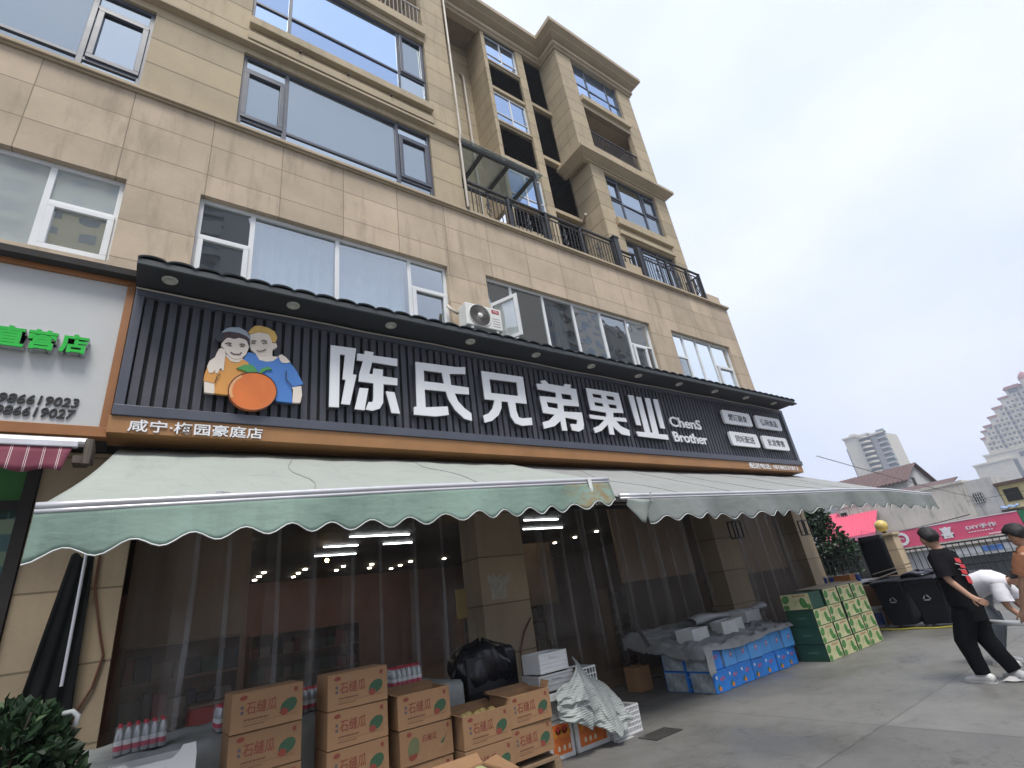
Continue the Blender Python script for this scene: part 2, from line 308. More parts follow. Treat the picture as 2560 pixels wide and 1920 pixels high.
def film_mat(name, col, cover, rough=.2, streak=(30, 30, 1.2), gloss=.5):
    """Thin plastic: part seen through, part milky, with scuffs."""
    m, t, o = new_mat(name)
    tr = N(t, 'ShaderNodeBsdfTransparent'); p = N(t, 'ShaderNodeBsdfPrincipled')
    p.inputs['Base Color'].default_value = col+(1,); p.inputs['Roughness'].default_value = rough; p.inputs['Specular IOR Level'].default_value = gloss
    pos = N(t, 'ShaderNodeNewGeometry').outputs['Position']
    f = ramp(t, noise_n(t, pos, 1.0, 5, .7, streak), .45, .85)
    f2 = ramp(t, noise_n(t, pos, 1.6, 4, .6), .4, .8)
    k = math_n(t, 'ADD', math_n(t, 'MULTIPLY', math_n(t, 'ADD', math_n(t, 'MULTIPLY', f, .8), math_n(t, 'MULTIPLY', f2, .5)), cover*1.3), cover*.45, True)
    b = N(t, 'ShaderNodeBump'); b.inputs['Strength'].default_value = .9; b.inputs['Distance'].default_value = .05
    link(t, noise_n(t, pos, 2.4, 4, .65, (2, 2, .5)), b.inputs['Height']); link(t, b.outputs[0], p.inputs['Normal'])
    mm = N(t, 'ShaderNodeMixShader'); link(t, k, mm.inputs[0]); link(t, tr.outputs[0], mm.inputs[1]); link(t, p.outputs[0], mm.inputs[2])
    link(t, mm.outputs[0], o.inputs[0]); return m
def cloth_mat(name, col, trans=.35, var=.12, vs=2.0, stain=None, sc=None):
    m, t, o = new_mat(name)
    d = N(t, 'ShaderNodeBsdfPrincipled'); d.inputs['Roughness'].default_value = .75; d.inputs['Specular IOR Level'].default_value = .25
    tl = N(t, 'ShaderNodeBsdfTranslucent'); tcn = N(t, 'ShaderNodeTexCoord').outputs['Object']
    c = mixc(t, ramp(t, noise_n(t, tcn, vs, 6, .65, sc), .25, .75), tuple(x*(1-var) for x in col), tuple(min(1, x*(1+var)) for x in col))
    sp = ramp(t, noise_n(t, tcn, 5, 7, .78, (.45, 1, 1)), .54, .78)
    c = mixc(t, math_n(t, 'MULTIPLY', sp, .5), c, tuple(x*.5 for x in col))
    dr = ramp(t, noise_n(t, tcn, 2.2, 6, .7, (3, .5, .5)), .52, .75)
    c = mixc(t, math_n(t, 'MULTIPLY', dr, .35), c, tuple(x*.55 for x in col))
    if stain: c = mixc(t, stain(t), c, (.35, .2, .06))
    link(t, c, d.inputs['Base Color']); link(t, c, tl.inputs['Color'])
    b = N(t, 'ShaderNodeBump'); b.inputs['Strength'].default_value = .5; b.inputs['Distance'].default_value = .04
    link(t, noise_n(t, tcn, 2.5, 4, .6, (.6, 1.5, 1.5)), b.inputs['Height']); link(t, b.outputs[0], d.inputs['Normal'])
    mm = N(t, 'ShaderNodeMixShader'); mm.inputs[0].default_value = trans; link(t, d.outputs[0], mm.inputs[1]); link(t, tl.outputs[0], mm.inputs[2])
    link(t, mm.outputs[0], o.inputs[0]); return m
def lamp_mat(name, col, s):
    m, t, o = new_mat(name); e = N(t, 'ShaderNodeEmission'); e.inputs[0].default_value = col+(1,); e.inputs[1].default_value = s
    link(t, e.outputs[0], o.inputs[0]); return m
# ---------------------------------------------------------------- shared materials
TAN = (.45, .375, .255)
m_low = wall_mat('travertine_band', (.47,.39,.285), (.68, 8.21, .008), (1.145, .13), 8.2, pink=(.52,.42,.315), stain=.75)
m_up = wall_mat('stone_paint_upper', TAN, (.655, 11.05, .015), None, stain=.6)
m_pier = wall_mat('pier_stone', (.42,.335,.225), (.75, 1.64), None, stain=.35)
m_plain = wall_mat('stone_paint_plain', TAN, None, None, stain=.4)
m_trim = wall_mat('cornice_paint', (.45,.37,.26), None, None, stain=.3)
m_soffit = M('soffit_and_shade', (.3,.24,.17), .9)
m_dark = M('dark_interior', (.03,.027,.025), .9)
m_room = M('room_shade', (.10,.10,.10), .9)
m_greyframe = M('grey_window_frame', (.075,.085,.11), .4, var=.1)
m_white = M('white_upvc', (.66,.68,.68), .4, var=.06, dirt=.25)
m_louv = M('black_louver', (.045,.042,.042), .5)
m_rail = M('black_iron', (.03,.032,.036), .5, var=.3)
m_pipe = M('white_pipe', (.46,.42,.35), .5, dirt=.5)
g_up = glass_mat('glass_pale', (.40,.46,.50), .66, (.10,.12,.14), wob=.07)
g_blue = glass_mat('glass_blue', (.44,.58,.80), .68, (.05,.08,.14), wob=.03)
g_low = glass_mat('glass_clear', (.80,.86,.88), .36, (.05,.055,.06), .78, wob=.12)
g_film = glass_mat('glass_filmed', (.8,.84,.86), .22, (.42,.47,.47), .10, wob=.05)
g_mir = glass_mat('glass_mirroring', (.85,.88,.86), .55, (.2,.22,.21), wob=.05)
m_curtain = cloth_mat('curtain_cloth', (.66,.74,.86), .2)
m_curtain_w = cloth_mat('curtain_white', (.78,.8,.82), .2)

# ---------------------------------------------------------------- ground
def ground_mat():
    m, t, o = new_mat('worn_concrete')
    p = N(t, 'ShaderNodeBsdfPrincipled'); link(t, p.outputs[0], o.inputs[0])
    pos = N(t, 'ShaderNodeNewGeometry').outputs['Position']
    sx = N(t, 'ShaderNodeSeparateXYZ'); link(t, pos, sx.inputs[0])
    a = ramp(t, noise_n(t, pos, .5, 6, .62), .32, .68)
    b_ = ramp(t, noise_n(t, pos, 2.7, 6, .7), .3, .75)
    g = ramp(t, noise_n(t, pos, 80, 3, .7), .2, .8)
    c = mixc(t, a, (.11,.11,.103), (.195,.194,.183))
    c = mixc(t, math_n(t, 'MULTIPLY', b_, .45), c, (.235,.23,.218))
    c = mixc(t, math_n(t, 'MULTIPLY', g, .5), c, (.07,.068,.062))
    gr = ramp(t, noise_n(t, pos, 24, 5, .8), .58, .70)
    c = mixc(t, math_n(t, 'MULTIPLY', gr, .5), c, (.26,.255,.24))
    ck = ramp(t, math_n(t, 'ABSOLUTE', math_n(t, 'SUBTRACT', noise_n(t, pos, .55, 7, .62), .5)), .004, .0)
    c = mixc(t, math_n(t, 'MULTIPLY', ck, .55), c, (.05,.048,.044))
    st = ramp(t, noise_n(t, pos, 3.0, 7, .8), .56, .70)
    c = mixc(t, math_n(t, 'MULTIPLY', st, .7), c, (.055,.052,.048))
    wob = math_n(t, 'MULTIPLY', math_n(t, 'SUBTRACT', noise_n(t, pos, 4), .5), .05)
    j = math_n(t, 'MAXIMUM', math_n(t, 'LESS_THAN', math_n(t, 'PINGPONG', math_n(t, 'ADD', math_n(t, 'SUBTRACT', sx.outputs[0], 1.1), wob), 2.6), .009),
               math_n(t, 'LESS_THAN', math_n(t, 'PINGPONG', math_n(t, 'ADD', math_n(t, 'SUBTRACT', sx.outputs[1], 2.9), wob), 1.7), .009))
    c = mixc(t, math_n(t, 'MULTIPLY', j, .6), c, (.05,.048,.044))
    cell = math_n(t, 'ADD', math_n(t, 'MULTIPLY', math_n(t, 'FLOOR', math_n(t, 'DIVIDE', math_n(t, 'SUBTRACT', sx.outputs[0], 1.1), 5.2)), 3.7), math_n(t, 'FLOOR', math_n(t, 'DIVIDE', math_n(t, 'SUBTRACT', sx.outputs[1], 2.9), 3.4)))
    wn = N(t, 'ShaderNodeTexWhiteNoise', noise_dimensions='1D'); link(t, cell, wn.inputs['W'])
    c = mixc(t, 1.0, c, mixc(t, wn.outputs['Value'], (.78,.78,.78), (1.08,1.08,1.07)), 'MULTIPLY')
    link(t, c, p.inputs['Base Color'])
    wet = ramp(t, noise_n(t, pos, .42, 5, .55), .42, .62)
    link(t, mixc(t, wet, (.8,)*3, (.26,)*3), p.inputs['Roughness'])
    bp = N(t, 'ShaderNodeBump'); bp.inputs['Strength'].default_value = .6; bp.inputs['Distance'].default_value = .01
    link(t, math_n(t, 'ADD', math_n(t, 'MULTIPLY', g, .4), b_), bp.inputs['Height']); link(t, bp.outputs[0], p.inputs['Normal'])
    return m
m_ground = ground_mat()
tag(MB().box(-60, 17.8, -60, 40, -1.9, 0.0, skip='b').build('plaza_ground', m_ground), kind='structure')
m_street = M('street_asphalt', (.12,.118,.112), .85, var=.25, vs=.6, bump=.3)
tag(MB().poly([(-560,-560,-1.85),(560,-560,-1.85),(560,560,-1.85),(-560,560,-1.85)]).build('street_ground', m_street), kind='structure')

# ---------------------------------------------------------------- the apartment building
bld = thing('apartment_building', (0, 7.6, 0), 'tan stone apartment block with grey framed windows rising above the fruit shop', 'building')
def wall_grid(mb, x0, x1, z0, z1, y, holes, depth, mi=0, flip=False):
    xs = sorted(set([x0, x1]+[h[0] for h in holes]+[h[1] for h in holes])); zs = sorted(set([z0, z1]+[h[2] for h in holes]+[h[3] for h in holes]))
    xs = [x for x in xs if x0 <= x <= x1]; zs = [z for z in zs if z0 <= z <= z1]
    for i in range(len(xs)-1):
        for j in range(len(zs)-1):
            cx, cz = (xs[i]+xs[i+1])/2, (zs[j]+zs[j+1])/2
            if any(h[0] < cx < h[1] and h[2] < cz < h[3] for h in holes): continue
            mb.poly([(xs[i],y,zs[j]),(xs[i+1],y,zs[j]),(xs[i+1],y,zs[j+1]),(xs[i],y,zs[j+1])], mi)
    for a, b, c, d in holes:
        e = y+depth
        mb.poly([(a,y,c),(a,y,d),(a,e,d),(a,e,c)], mi); mb.poly([(b,y,c),(b,e,c),(b,e,d),(b,y,d)], mi)
        mb.poly([(a,y,d),(b,y,d),(b,e,d),(a,e,d)], mi); mb.poly([(a,y,c),(a,e,c),(b,e,c),(b,y,c)], mi)
    return mb
def P_(name, mb, mat, **k): return mb.build(name, mat, k.pop('parent', bld), world=True, **k)
def window(x0, x1, z0, z1, y, mull, trans, fm, gm, fw=.06, sash=(), name='window', panes=None):
    """mull: x of full-height mullions; trans: (xa, xb, z) bars; sash: (xa, xb, za, zb) opening frames."""
    f = MB(); d = .07
    f.box(x0, x1, y, y+d, z1-fw, z1).box(x0, x1, y, y+d, z0, z0+fw)
    f.box(x0, x0+fw, y, y+d, z0+fw, z1-fw).box(x1-fw, x1, y, y+d, z0+fw, z1-fw)
    for q in mull: f.box(q-fw*.55, q+fw*.55, y+.003, y+d-.003, z0+fw, z1-fw)
    for a, b, c in trans: f.box(a+fw*.3, b-fw*.3, y+.006, y+d-.006, c-fw*.45, c+fw*.45)
    for a, b, c, e in sash:
        s = fw*1.15
        f.box(a, b, y-.025, y+.03, e-s, e).box(a, b, y-.025, y+.03, c, c+s).box(a, a+s, y-.025, y+.03, c+s, e-s).box(b-s, b, y-.025, y+.03, c+s, e-s)
    w_ = P_(name, f, fm, bevel=.006)
    xs = [x0]+sorted(mull)+[x1]
    g = MB(); mats = gm if isinstance(gm, list) else [gm]
    for i in range(len(xs)-1):
        cut = sorted([t_[2] for t_ in trans if t_[0] < (xs[i]+xs[i+1])/2 < t_[1]])
        zz = [z0]+cut+[z1]
        for j in range(len(zz)-1):
            tx, tz = rnd.uniform(-.014,.014), rnd.uniform(-.010,.010)
            yy = y+.035; hx = (xs[i+1]-xs[i])/2; hz = (zz[j+1]-zz[j])/2
            mi = (panes[i] if isinstance(panes[i], int) else panes[i][j]) if panes else 0
            g.poly([(xs[i]+.01,yy-tx*hx-tz*hz,zz[j]+.01),(xs[i+1]-.01,yy+tx*hx-tz*hz,zz[j]+.01),(xs[i+1]-.01,yy+tx*hx+tz*hz,zz[j+1]-.01),(xs[i]+.01,yy-tx*hx+tz*hz,zz[j+1]-.01)], mi)
    pn = g.build('pane', mats, w_, world=False)
    for v in pn.data.vertices: v.co -= wloc(w_)
    return w_
Y0 = 7.6; RW = 16.15
# upstairs of the shop: one smooth band with window openings (z 6.3 .. 10.2)
holes2 = [(-4.2,-.88,6.75,8.30),(.08,4.66,6.75,8.44),(5.65,11.31,6.75,8.52),(12.3,15.42,6.75,8.52)]
P_('wall_band', wall_grid(MB(), -14, RW, 5.9, 10.2, Y0, holes2, .2).box(-14, RW, Y0+.2, Y0+.24, 3.3, 5.9), m_low)
MBw = MB(); MBw.poly([(RW,Y0,5.9),(RW,22,5.9),(RW,22,10.2),(RW,Y0,10.2)]); MBw.poly([(RW+.25,Y0+.3,0),(RW+.25,22,0),(RW+.25,22,7.4),(RW+.25,Y0+.3,7.4)])
MBw.poly([(RW+.25,Y0+.3,5.9),(RW,Y0+.3,5.9),(RW,Y0+.3,7.4),(RW+.25,Y0+.3,7.4)]); MBw.poly([(RW,Y0+.3,7.4),(RW+.25,Y0+.3,7.4),(RW+.25,22,7.4),(RW,22,7.4)])
P_('side_wall', MBw, m_low)
P_('ledge', MB().box(-14, RW+.06, Y0-.09, Y0+.3, 10.2, 10.275).box(-14, RW+.03, Y0-.05, Y0-.003, 10.165, 10.197), m_trim, bevel=.01)
P_('terrace_slab', MB().box(-14, RW, Y0+.3, 22, 10.0, 10.27), m_plain)
# rooms behind the windows
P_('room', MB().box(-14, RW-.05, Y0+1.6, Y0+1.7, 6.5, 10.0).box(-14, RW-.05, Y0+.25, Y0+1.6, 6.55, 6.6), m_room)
window(-4.2, -.88, 6.75, 8.30, Y0+.1, [-1.70,-3.0], [(-1.70,-.88,7.62)], m_white, [g_film, g_mir], .07, [(-1.66,-.92,6.80,7.60)], panes=[0,0,[1,0]])
window(.08, 4.66, 6.75, 8.44, Y0+.1, [.89,2.34,3.80], [(.08,.89,7.68),(3.80,4.66,7.74)], m_white, [g_low], .07, [(.12,.86,6.80,7.68),(3.84,4.62,6.80,7.74)])
window(5.65, 11.31, 6.75, 8.52, Y0+.1, [6.39,7.36,8.36,9.36,10.38], [(5.65,6.39,7.80),(10.38,11.31,7.72)], m_white, [g_low], .065, [(10.45,11.0,6.8,7.7)])
window(12.3, 15.42, 6.75, 8.52, Y0+.1, [12.95,13.62,14.40], [(12.3,12.95,7.70),(14.40,15.42,7.72)], m_white, [g_low], .065, [(14.48,15.36,6.8,7.7)])
def curtain(x0, x1, z0, z1, y, mat, folds, amp=.03):
    P_('curtain', MB().grid(lambda u, v: (x0+(x1-x0)*u, y+amp*math.sin(u*folds*6.283+.6*math.sin(u*9))*(1-.3*v), z0+(z1-z0)*v), max(24, folds*8), 1), mat, smooth=True)
curtain(.95, 2.32, 6.7, 8.4, Y0+.32, m_curtain, 7, .02); curtain(2.36, 3.78, 6.7, 8.4, Y0+.34, m_curtain, 5, .02)
curtain(7.8, 8.25, 6.7, 8.45, Y0+.35, m_curtain_w, 4); curtain(12.95, 13.35, 6.7, 8.45, Y0+.35, m_curtain_w, 5); curtain(13.7, 14.1, 6.7, 8.45, Y0+.35, m_curtain_w, 5)
# opened casement beside the air conditioner
cs = MB(); A = Vector((5.72, Y0+.08, 0)); Bq = A+Vector((.30, -.62, 0))
def cz(a, z): q = A.lerp(Bq, a); return (q.x, q.y, z)
for a0, a1, z0, z1 in ((0,1,6.72,6.80),(0,1,7.68,7.76),(0,.11,6.80,7.68),(.89,1,6.80,7.68)):
    n = (Bq-A).normalized().cross(Vector((0,0,1)))*.045
    b = len(cs.v)
    for off in (Vector((0,0,0)), n):
        for a, z in ((a0,z0),(a1,z0),(a1,z1),(a0,z1)): cs.v.append(tuple(Vector(cz(a, z))+off))
    for q4 in ((0,1,2,3),(7,6,5,4),(0,4,5,1),(1,5,6,2),(2,6,7,3),(3,7,4,0)): cs.f.append(tuple(b+i for i in q4)); cs.m.append(0)
ow = P_('open_casement', cs, m_white)
og = MB().poly([cz(.1,6.79),cz(.9,6.79),cz(.9,7.69),cz(.1,7.69)]); og.build('pane', g_film, ow, world=True)

# left tower block above the ledge (x < 5.35)
holes3 = [(-4.6,-1.0,10.28,12.42),(.45,4.56,10.28,12.44)]
P_('upper_wall', wall_grid(MB(), -14, 5.35, 10.275, 12.62, Y0+.03, holes3, .15), m_up)
holes4 = [(-4.6,-1.0,13.35,15.95),(.49,4.61,13.35,15.97)]
holes5 = [(.49,4.61,16.5,19.0)]
P_('tower_wall', wall_grid(MB(), -14, 5.35, 12.66, 25, Y0-.05, holes4+holes5, .2).poly([(5.35,Y0-.05,12.66),(5.35,13,12.66),(5.35,13,25),(5.35,Y0-.05,25)])
   .poly([(5.35,Y0+.03,10.275),(5.35,13,10.275),(5.35,13,12.62),(5.35,Y0+.03,12.62)]), m_up)
P_('string_course', MB().box(-14, 5.40, Y0-.11, Y0+.05, 12.60, 12.68), m_trim, bevel=.01)
window(-4.6,-1.0,10.28,12.42,Y0+.09,[-1.82],[(-4.6,-1.82,10.66),(-1.82,-1.0,10.62),(-1.82,-1.0,12.0)],m_greyframe,g_up,.075,[(-1.76,-1.05,10.66,11.97)])
window(.45,4.56,10.28,12.44,Y0+.09,[1.28,3.70],[(.45,1.28,10.62),(.45,1.28,12.05),(1.28,3.70,10.68),(3.70,4.56,10.66),(3.70,4.56,12.06)],m_greyframe,g_up,.075,[(.50,1.24,10.66,12.0),(3.75,4.50,10.70,12.02)])
window(-4.6,-1.0,13.35,15.95,Y0+.05,[-1.82],[(-4.6,-1.0,14.3)],m_greyframe,g_blue,.07)
window(.49,4.61,13.35,15.97,Y0+.05,[1.24,3.85],[(.49,1.24,14.25),(1.24,3.85,14.32),(3.85,4.61,14.35)],m_greyframe,[g_blue,g_up],.07,[(3.9,4.57,14.38,15.9)],panes=[0,0,1])
P_('window_apron', MB().box(.47,4.63,Y0-.19,Y0-.052,13.12,13.345).box(.47,4.63,Y0-.13,Y0-.052,12.70,12.93), m_plain, bevel=.012)
P_('window_apron', MB().box(-4.6,-.98,Y0-.19,Y0-.052,13.12,13.345).box(-4.6,-.98,Y0-.13,Y0-.052,12.70,12.93), m_plain, bevel=.012)
for x in (1.46, 2.49, 3.52):
    P_('weep_pipe', MB().tube([(x,Y0-.05,13.0),(x,Y0-.16,12.99),(x,Y0-.17,12.94)], .018, 6), m_louv)
P_('balcony_parapet', MB().box(.47,4.63,Y0-.16,Y0-.052,16.18,16.5).box(.49,4.61,Y0+.2,Y0+2,16.3,16.45), m_plain, bevel=.012)
bb = MB().beam((.5,Y0,17.5),(4.6,Y0,17.5),.05,.05).beam((.5,Y0,16.6),(4.6,Y0,16.6),.03,.03)
for k in range(34): bb.beam((.55+k*.12,Y0,16.5),(.55+k*.12,Y0,17.5),.02,.02)
P_('balcony_bars', bb, M('grey_bars', (.3,.29,.27), .5))
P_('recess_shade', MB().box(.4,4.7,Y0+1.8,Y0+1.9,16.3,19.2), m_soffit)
# recessed stair bay, window strip, louvre strip
YW = 9.1
P_('recess_wall', MB().box(5.35, 6.95, 12.5, 12.6, 10.27, 23), m_soffit); P_('recess_beam', MB().box(5.35,6.945,9.8,10.1,19.4,20.0).box(5.35,6.945,9.8,10.1,15.7,16.2), m_up); P_('back_wall', MB().box(6.95, 8.3, 10.61, 10.75, 10.27, 23), m_up)  # recess wall takes the dark soffit colour to stand for deep shade
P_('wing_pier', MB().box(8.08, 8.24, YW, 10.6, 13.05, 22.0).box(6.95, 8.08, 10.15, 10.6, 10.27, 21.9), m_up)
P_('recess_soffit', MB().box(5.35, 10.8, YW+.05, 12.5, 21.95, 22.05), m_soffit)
strip = MB()
for a, b in ((8.24, 9.72),):
    zs = [(10.27,10.5),(12.1,12.22),(13.05,13.17),(15.1,15.25),(16.75,16.93),(18.6,18.75),(20.0,20.18),(21.75,22.0)]
    for c, d in zs: strip.box(a, b, YW+.02, YW+.2, c, d)
strip.box(9.72, 10.06, YW-.02, YW+.3, 10.27, 22.0).box(8.08, 8.24, YW+.02, YW+.3, 10.27, 13.05)
P_('strip_wall', strip, m_up)
for z in (10.5, 13.17, 16.93, 20.18):
    window(8.24, 9.72, z, z+(1.57 if z > 11 else 1.6), YW+.08, [9.0], [(8.24,9.72,z+.52)], m_white, g_blue, .05)
    P_('window_sill', MB().box(8.22, 9.74, YW-.03, YW+.06, z-.09, z-.003), m_trim, bevel=.008)
def louver(x0, x1, z0, z1, y):
    b = MB().box(x0, x1, y+.08, y+.1, z0, z1); z = z0+.02
    while z < z1-.04: b.poly([(x0,y,z),(x1,y,z),(x1,y+.07,z+.06),(x0,y+.07,z+.06)]); z += .09
    P_('louver_panel', b, m_louv)
for c, d in ((12.22,13.05),(15.25,16.75),(18.75,20.0)): louver(8.24, 9.72, c, d, YW+.06)
for c, d in ((10.3,13.5),(13.7,16.0),(16.2,18.8),(19.0,22.0)):
    louver(10.06, 11.4, c, d, YW+.1)
    P_('louver_ledge', MB().box(10.06, 11.4, YW-.02, YW+.2, d+.02, d+.18), m_up)
# projecting bay on the right
YB, BX0, BX1 = 8.2, 11.08, 15.5
hb = [(11.92,14.62,19.5,21.82),(11.95,14.66,16.75,18.9)]
P_('bay_wall', wall_grid(MB(), BX0, BX1, 15.98, 22.0, YB, hb, .2).poly([(BX0,YB,15.98),(BX0,YW+.3,15.98),(BX0,YW+.3,22),(BX0,YB,22)])
   .poly([(BX1,YB,15.98),(BX1,14,15.98),(BX1,14,22),(BX1,YB,22)]), m_up)
hb2 = [(12.05,14.88,13.3,15.5),(12.2,14.9,10.5,12.5)]
P_('bay_wall', wall_grid(MB(), BX0+.3, BX1+.12, 10.27, 15.62, YB+.001, hb2, .2).poly([(BX0+.3,YB,10.27),(BX0+.3,YW+.3,10.27),(BX0+.3,YW+.3,15.62),(BX0+.3,YB,15.62)])
   .poly([(BX1+.12,YB,10.27),(BX1+.12,14,10.27),(BX1+.12,14,15.62),(BX1+.12,YB,15.62)]), m_up)
window(11.92,14.62,19.5,21.82,YB+.1,[12.72,13.95],[(11.92,14.62,20.5)],m_greyframe,g_blue,.06)
window(12.05,14.88,13.3,15.5,YB+.1,[12.80,14.05],[(12.05,14.88,14.35)],m_greyframe,g_up,.065,[(12.1,12.76,14.4,15.3),(14.1,14.84,14.4,15.3)])
window(12.2,14.9,10.5,12.5,YB+.1,[13.1,14.0],[(12.2,14.9,12.0)],m_greyframe,g_up,.065)
P_('window_apron', MB().box(11.9,14.7,YB-.13,YB-.002,19.2,19.47), m_plain, bevel=.012)
P_('window_apron', MB().box(11.98,14.95,YB-.13,YB-.001,12.95,13.27).box(11.98,14.95,YB-.08,YB-.001,12.55,12.72), m_plain, bevel=.012)
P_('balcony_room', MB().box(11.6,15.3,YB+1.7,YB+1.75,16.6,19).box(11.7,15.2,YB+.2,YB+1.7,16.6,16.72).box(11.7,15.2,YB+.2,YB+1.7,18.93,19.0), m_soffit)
br = MB().beam((11.95,YB+.06,17.62),(14.66,YB+.06,17.62),.05,.04).beam((11.95,YB+.06,16.88),(14.66,YB+.06,16.88),.03,.03)
for k in range(24): br.beam((12.0+k*.113,YB+.06,16.8),(12.0+k*.113,YB+.06,17.6),.018,.018)
P_('balcony_bars', br, m_rail)
# cornices stepped round the plan
def cornice(pts, prof, z):
    b = MB(); n = len(pts)
    dirs = [(Vector(pts[min(i+1,n-1)])-Vector(pts[i])).normalized() if i < n-1 else (Vector(pts[i])-Vector(pts[i-1])).normalized() for i in range(n)]
    rows = []
    for i in range(n):
        p = Vector(pts[i]); d1 = dirs[i-1] if i else dirs[0]; d2 = dirs[i]
        n1 = Vector((d1.y, -d1.x)); n2 = Vector((d2.y, -d2.x)); mdir = (n1+n2); mdir = mdir/ (mdir.length_squared/2) if mdir.length > .01 else n1
        rows.append([(p.x+mdir.x*o, p.y+mdir.y*o, z+h) for o, h in prof])
    base = len(b.v)
    for r_ in rows: b.v += r_
    k = len(prof)
    for i in range(n-1):
        for j in range(k-1):
            b.f.append((base+i*k+j, base+(i+1)*k+j, base+(i+1)*k+j+1, base+i*k+j+1)); b.m.append(0)
    b.f.append(tuple(base+j for j in range(k))); b.m.append(0)
    b.f.append(tuple(base+(n-1)*k+j for j in range(k-1,-1,-1))); b.m.append(0)
    return b
topline = [(5.35,YW),(10.9,YW),(10.9+.18,YW),(BX0,YB),(BX1,YB),(BX1,14)]
topline = [(5.35,YW),(BX0,YW),(BX0,YB),(BX1,YB),(BX1,14)]
P_('cornice', cornice(topline, [(-.2,0),(.06,0),(.06,.10),(.14,.14),(.14,.28),(.05,.30),(.05,.52),(.30,.60),(.30,.68),(.50,.78),(.50,.98),(.42,1.0),(-.2,1.0)], 21.75), m_trim)
P_('unseen_roof_slab', MB().box(5.4, BX1-.1, 9.4, 14, 22.3, 22.4).box(-14, 5.3, Y0+.3, 14, 24.6, 24.7), m_plain)  # unseen slabs, added to keep light out of the hollow block
midline = [(BX0,YW+.28),(BX0,YB),(BX1,YB),(BX1,14)]
P_('cornice', cornice(midline, [(-.1,0),(.05,0),(.05,.08),(.16,.12),(.34,.20),(.34,.32),(.1,.38),(-.1,.40)], 15.6), m_trim)
# drainpipes
P_('drainpipe', MB().tube([(5.33,Y0-.12,10.3),(5.33,Y0-.12,12.5),(5.36,Y0-.16,12.75),(5.36,Y0-.16,24)], .032, 8), m_pipe)
P_('drainpipe', MB().tube([(7.72,10.07,10.3),(7.72,10.07,20.0),(7.62,10.1,20.15)], .055, 8), m_pipe)
P_('vent_pipe', MB().tube([(11.38,YB+.9,13.55),(11.1,YB+.5,13.5)], .05, 8), m_pipe)
# ground floor piers, lintel, shop room
for a, b in ((-1.02,-.10),(4.68,5.64),(11.50,12.44),(15.65,16.40)): P_('stone_pier', MB().box(a, b, Y0, Y0+.55, 0, 3.95), m_pier)
P_('lintel', MB().box(-14, 16.38, Y0+.05, Y0+.5, 3.32, 5.9), m_dark)
m_shopfloor = M('shop_floor_tile', (.16,.11,.085), .35)
m_wood = M('brown_board', (.17,.105,.06), .55, var=.25, vs=1.2, sc=(6,6,.4))
P_('shop_floor', MB().box(-.6, 16.1, Y0, 19, -.02, .012), m_shopfloor)
P_('shop_ceiling', MB().box(-.6, 16.1, Y0+.3, 19, 3.32, 3.36), M('ceiling_black', (.03,.027,.025), .8))
P_('shop_wall', MB().box(-.6, 16.1, 18.9, 19, .012, 3.32).box(-.65,-.55,Y0+.56,18.9,.012,3.32).box(16.05,16.12,Y0+.56,18.9,.012,3.32), M('shop_wall_brown', (.15,.072,.052), .7, var=.3, vs=1.5))
m_wood2 = M('light_brown_board', (.30,.20,.12), .6, var=.2, vs=1.2, sc=(6,6,.4)); m_wood3 = M('dark_brown_board', (.085,.062,.045), .6, var=.4, vs=2)
P_('wood_panel', MB().box(-.05, 1.42, 8.9, 8.95, 1.72, 3.3), m_wood2); P_('yellow_notice', MB().box(4.42, 4.62, 8.0, 8.02, 1.5, 1.95), M('yellow_paper', (.35,.24,.06), .7))
P_('wood_panel', MB().box(8.7, 11.3, 8.25, 8.3, 1.7, 3.3), m_wood2); P_('wood_panel', MB().box(12.46, 15.6, 8.2, 8.25, 1.5, 3.3), m_wood2); P_('shelf_back', MB().box(8.7, 11.3, 8.27, 8.3, .1, 1.698).box(12.46, 15.6, 8.22, 8.25, .1, 1.498), m_wood3)
P_('wood_panel', MB().box(6.9, 8.4, 10.2, 10.25, 1.5, 2.9), M('warm_board', (.28,.17,.08), .6, var=.3, vs=2))
tl = lamp_mat('tube_light', (.92,.97,1.0), 16.0); dl = lamp_mat('downlight_glow', (1.0,.85,.62), 40.0); bl = lamp_mat('warm_bulb', (1.0,.66,.28), 40.0)
for x, y, L in ((4.1,10.43,1.3),(3.65,11.62,.75),(5.0,11.65,.72),(3.95,13.0,1.0),(7.5,9.24,1.0),(8.5,10.45,1.3)):
    P_('tube_lamp', MB().box(x-L/2, x+L/2, y-.009, y+.009, 3.275, 3.295), tl)
for x, y in ((1.55,10.57),(1.65,11.6),(1.71,12.68),(1.77,13.72),(1.84,14.71),(2.86,15.8),(2.91,16.72),(2.95,17.6),(3.94,15.79),(3.97,16.66),(5.02,15.77),(7.24,16.76),(7.22,15.87),(11.52,11.59),(11.51,12.61),(11.49,13.63),(4.05,17.6),(5.1,16.7),(5.9,15.8),(8.4,15.8),(7.26,17.6),(2.0,15.8),(6.2,16.8)):
    P_('downlight', MB().lathe([(0,0),(.055,0),(.055,.02)], (x,y,3.29), 10), dl)
for x, y, z in ((5.19,8.82,3.0),(3.34,11.6,3.0)):
    P_('bulb', MB().ball((x,y,z), .04, n=10, m=6), bl)
# shelves with goods inside
m_good = [M('goods_red',(.14,.035,.03),.6), M('goods_cream',(.15,.12,.09),.6), M('goods_green',(.035,.06,.035),.6), M('goods_dark',(.04,.04,.045),.6)]
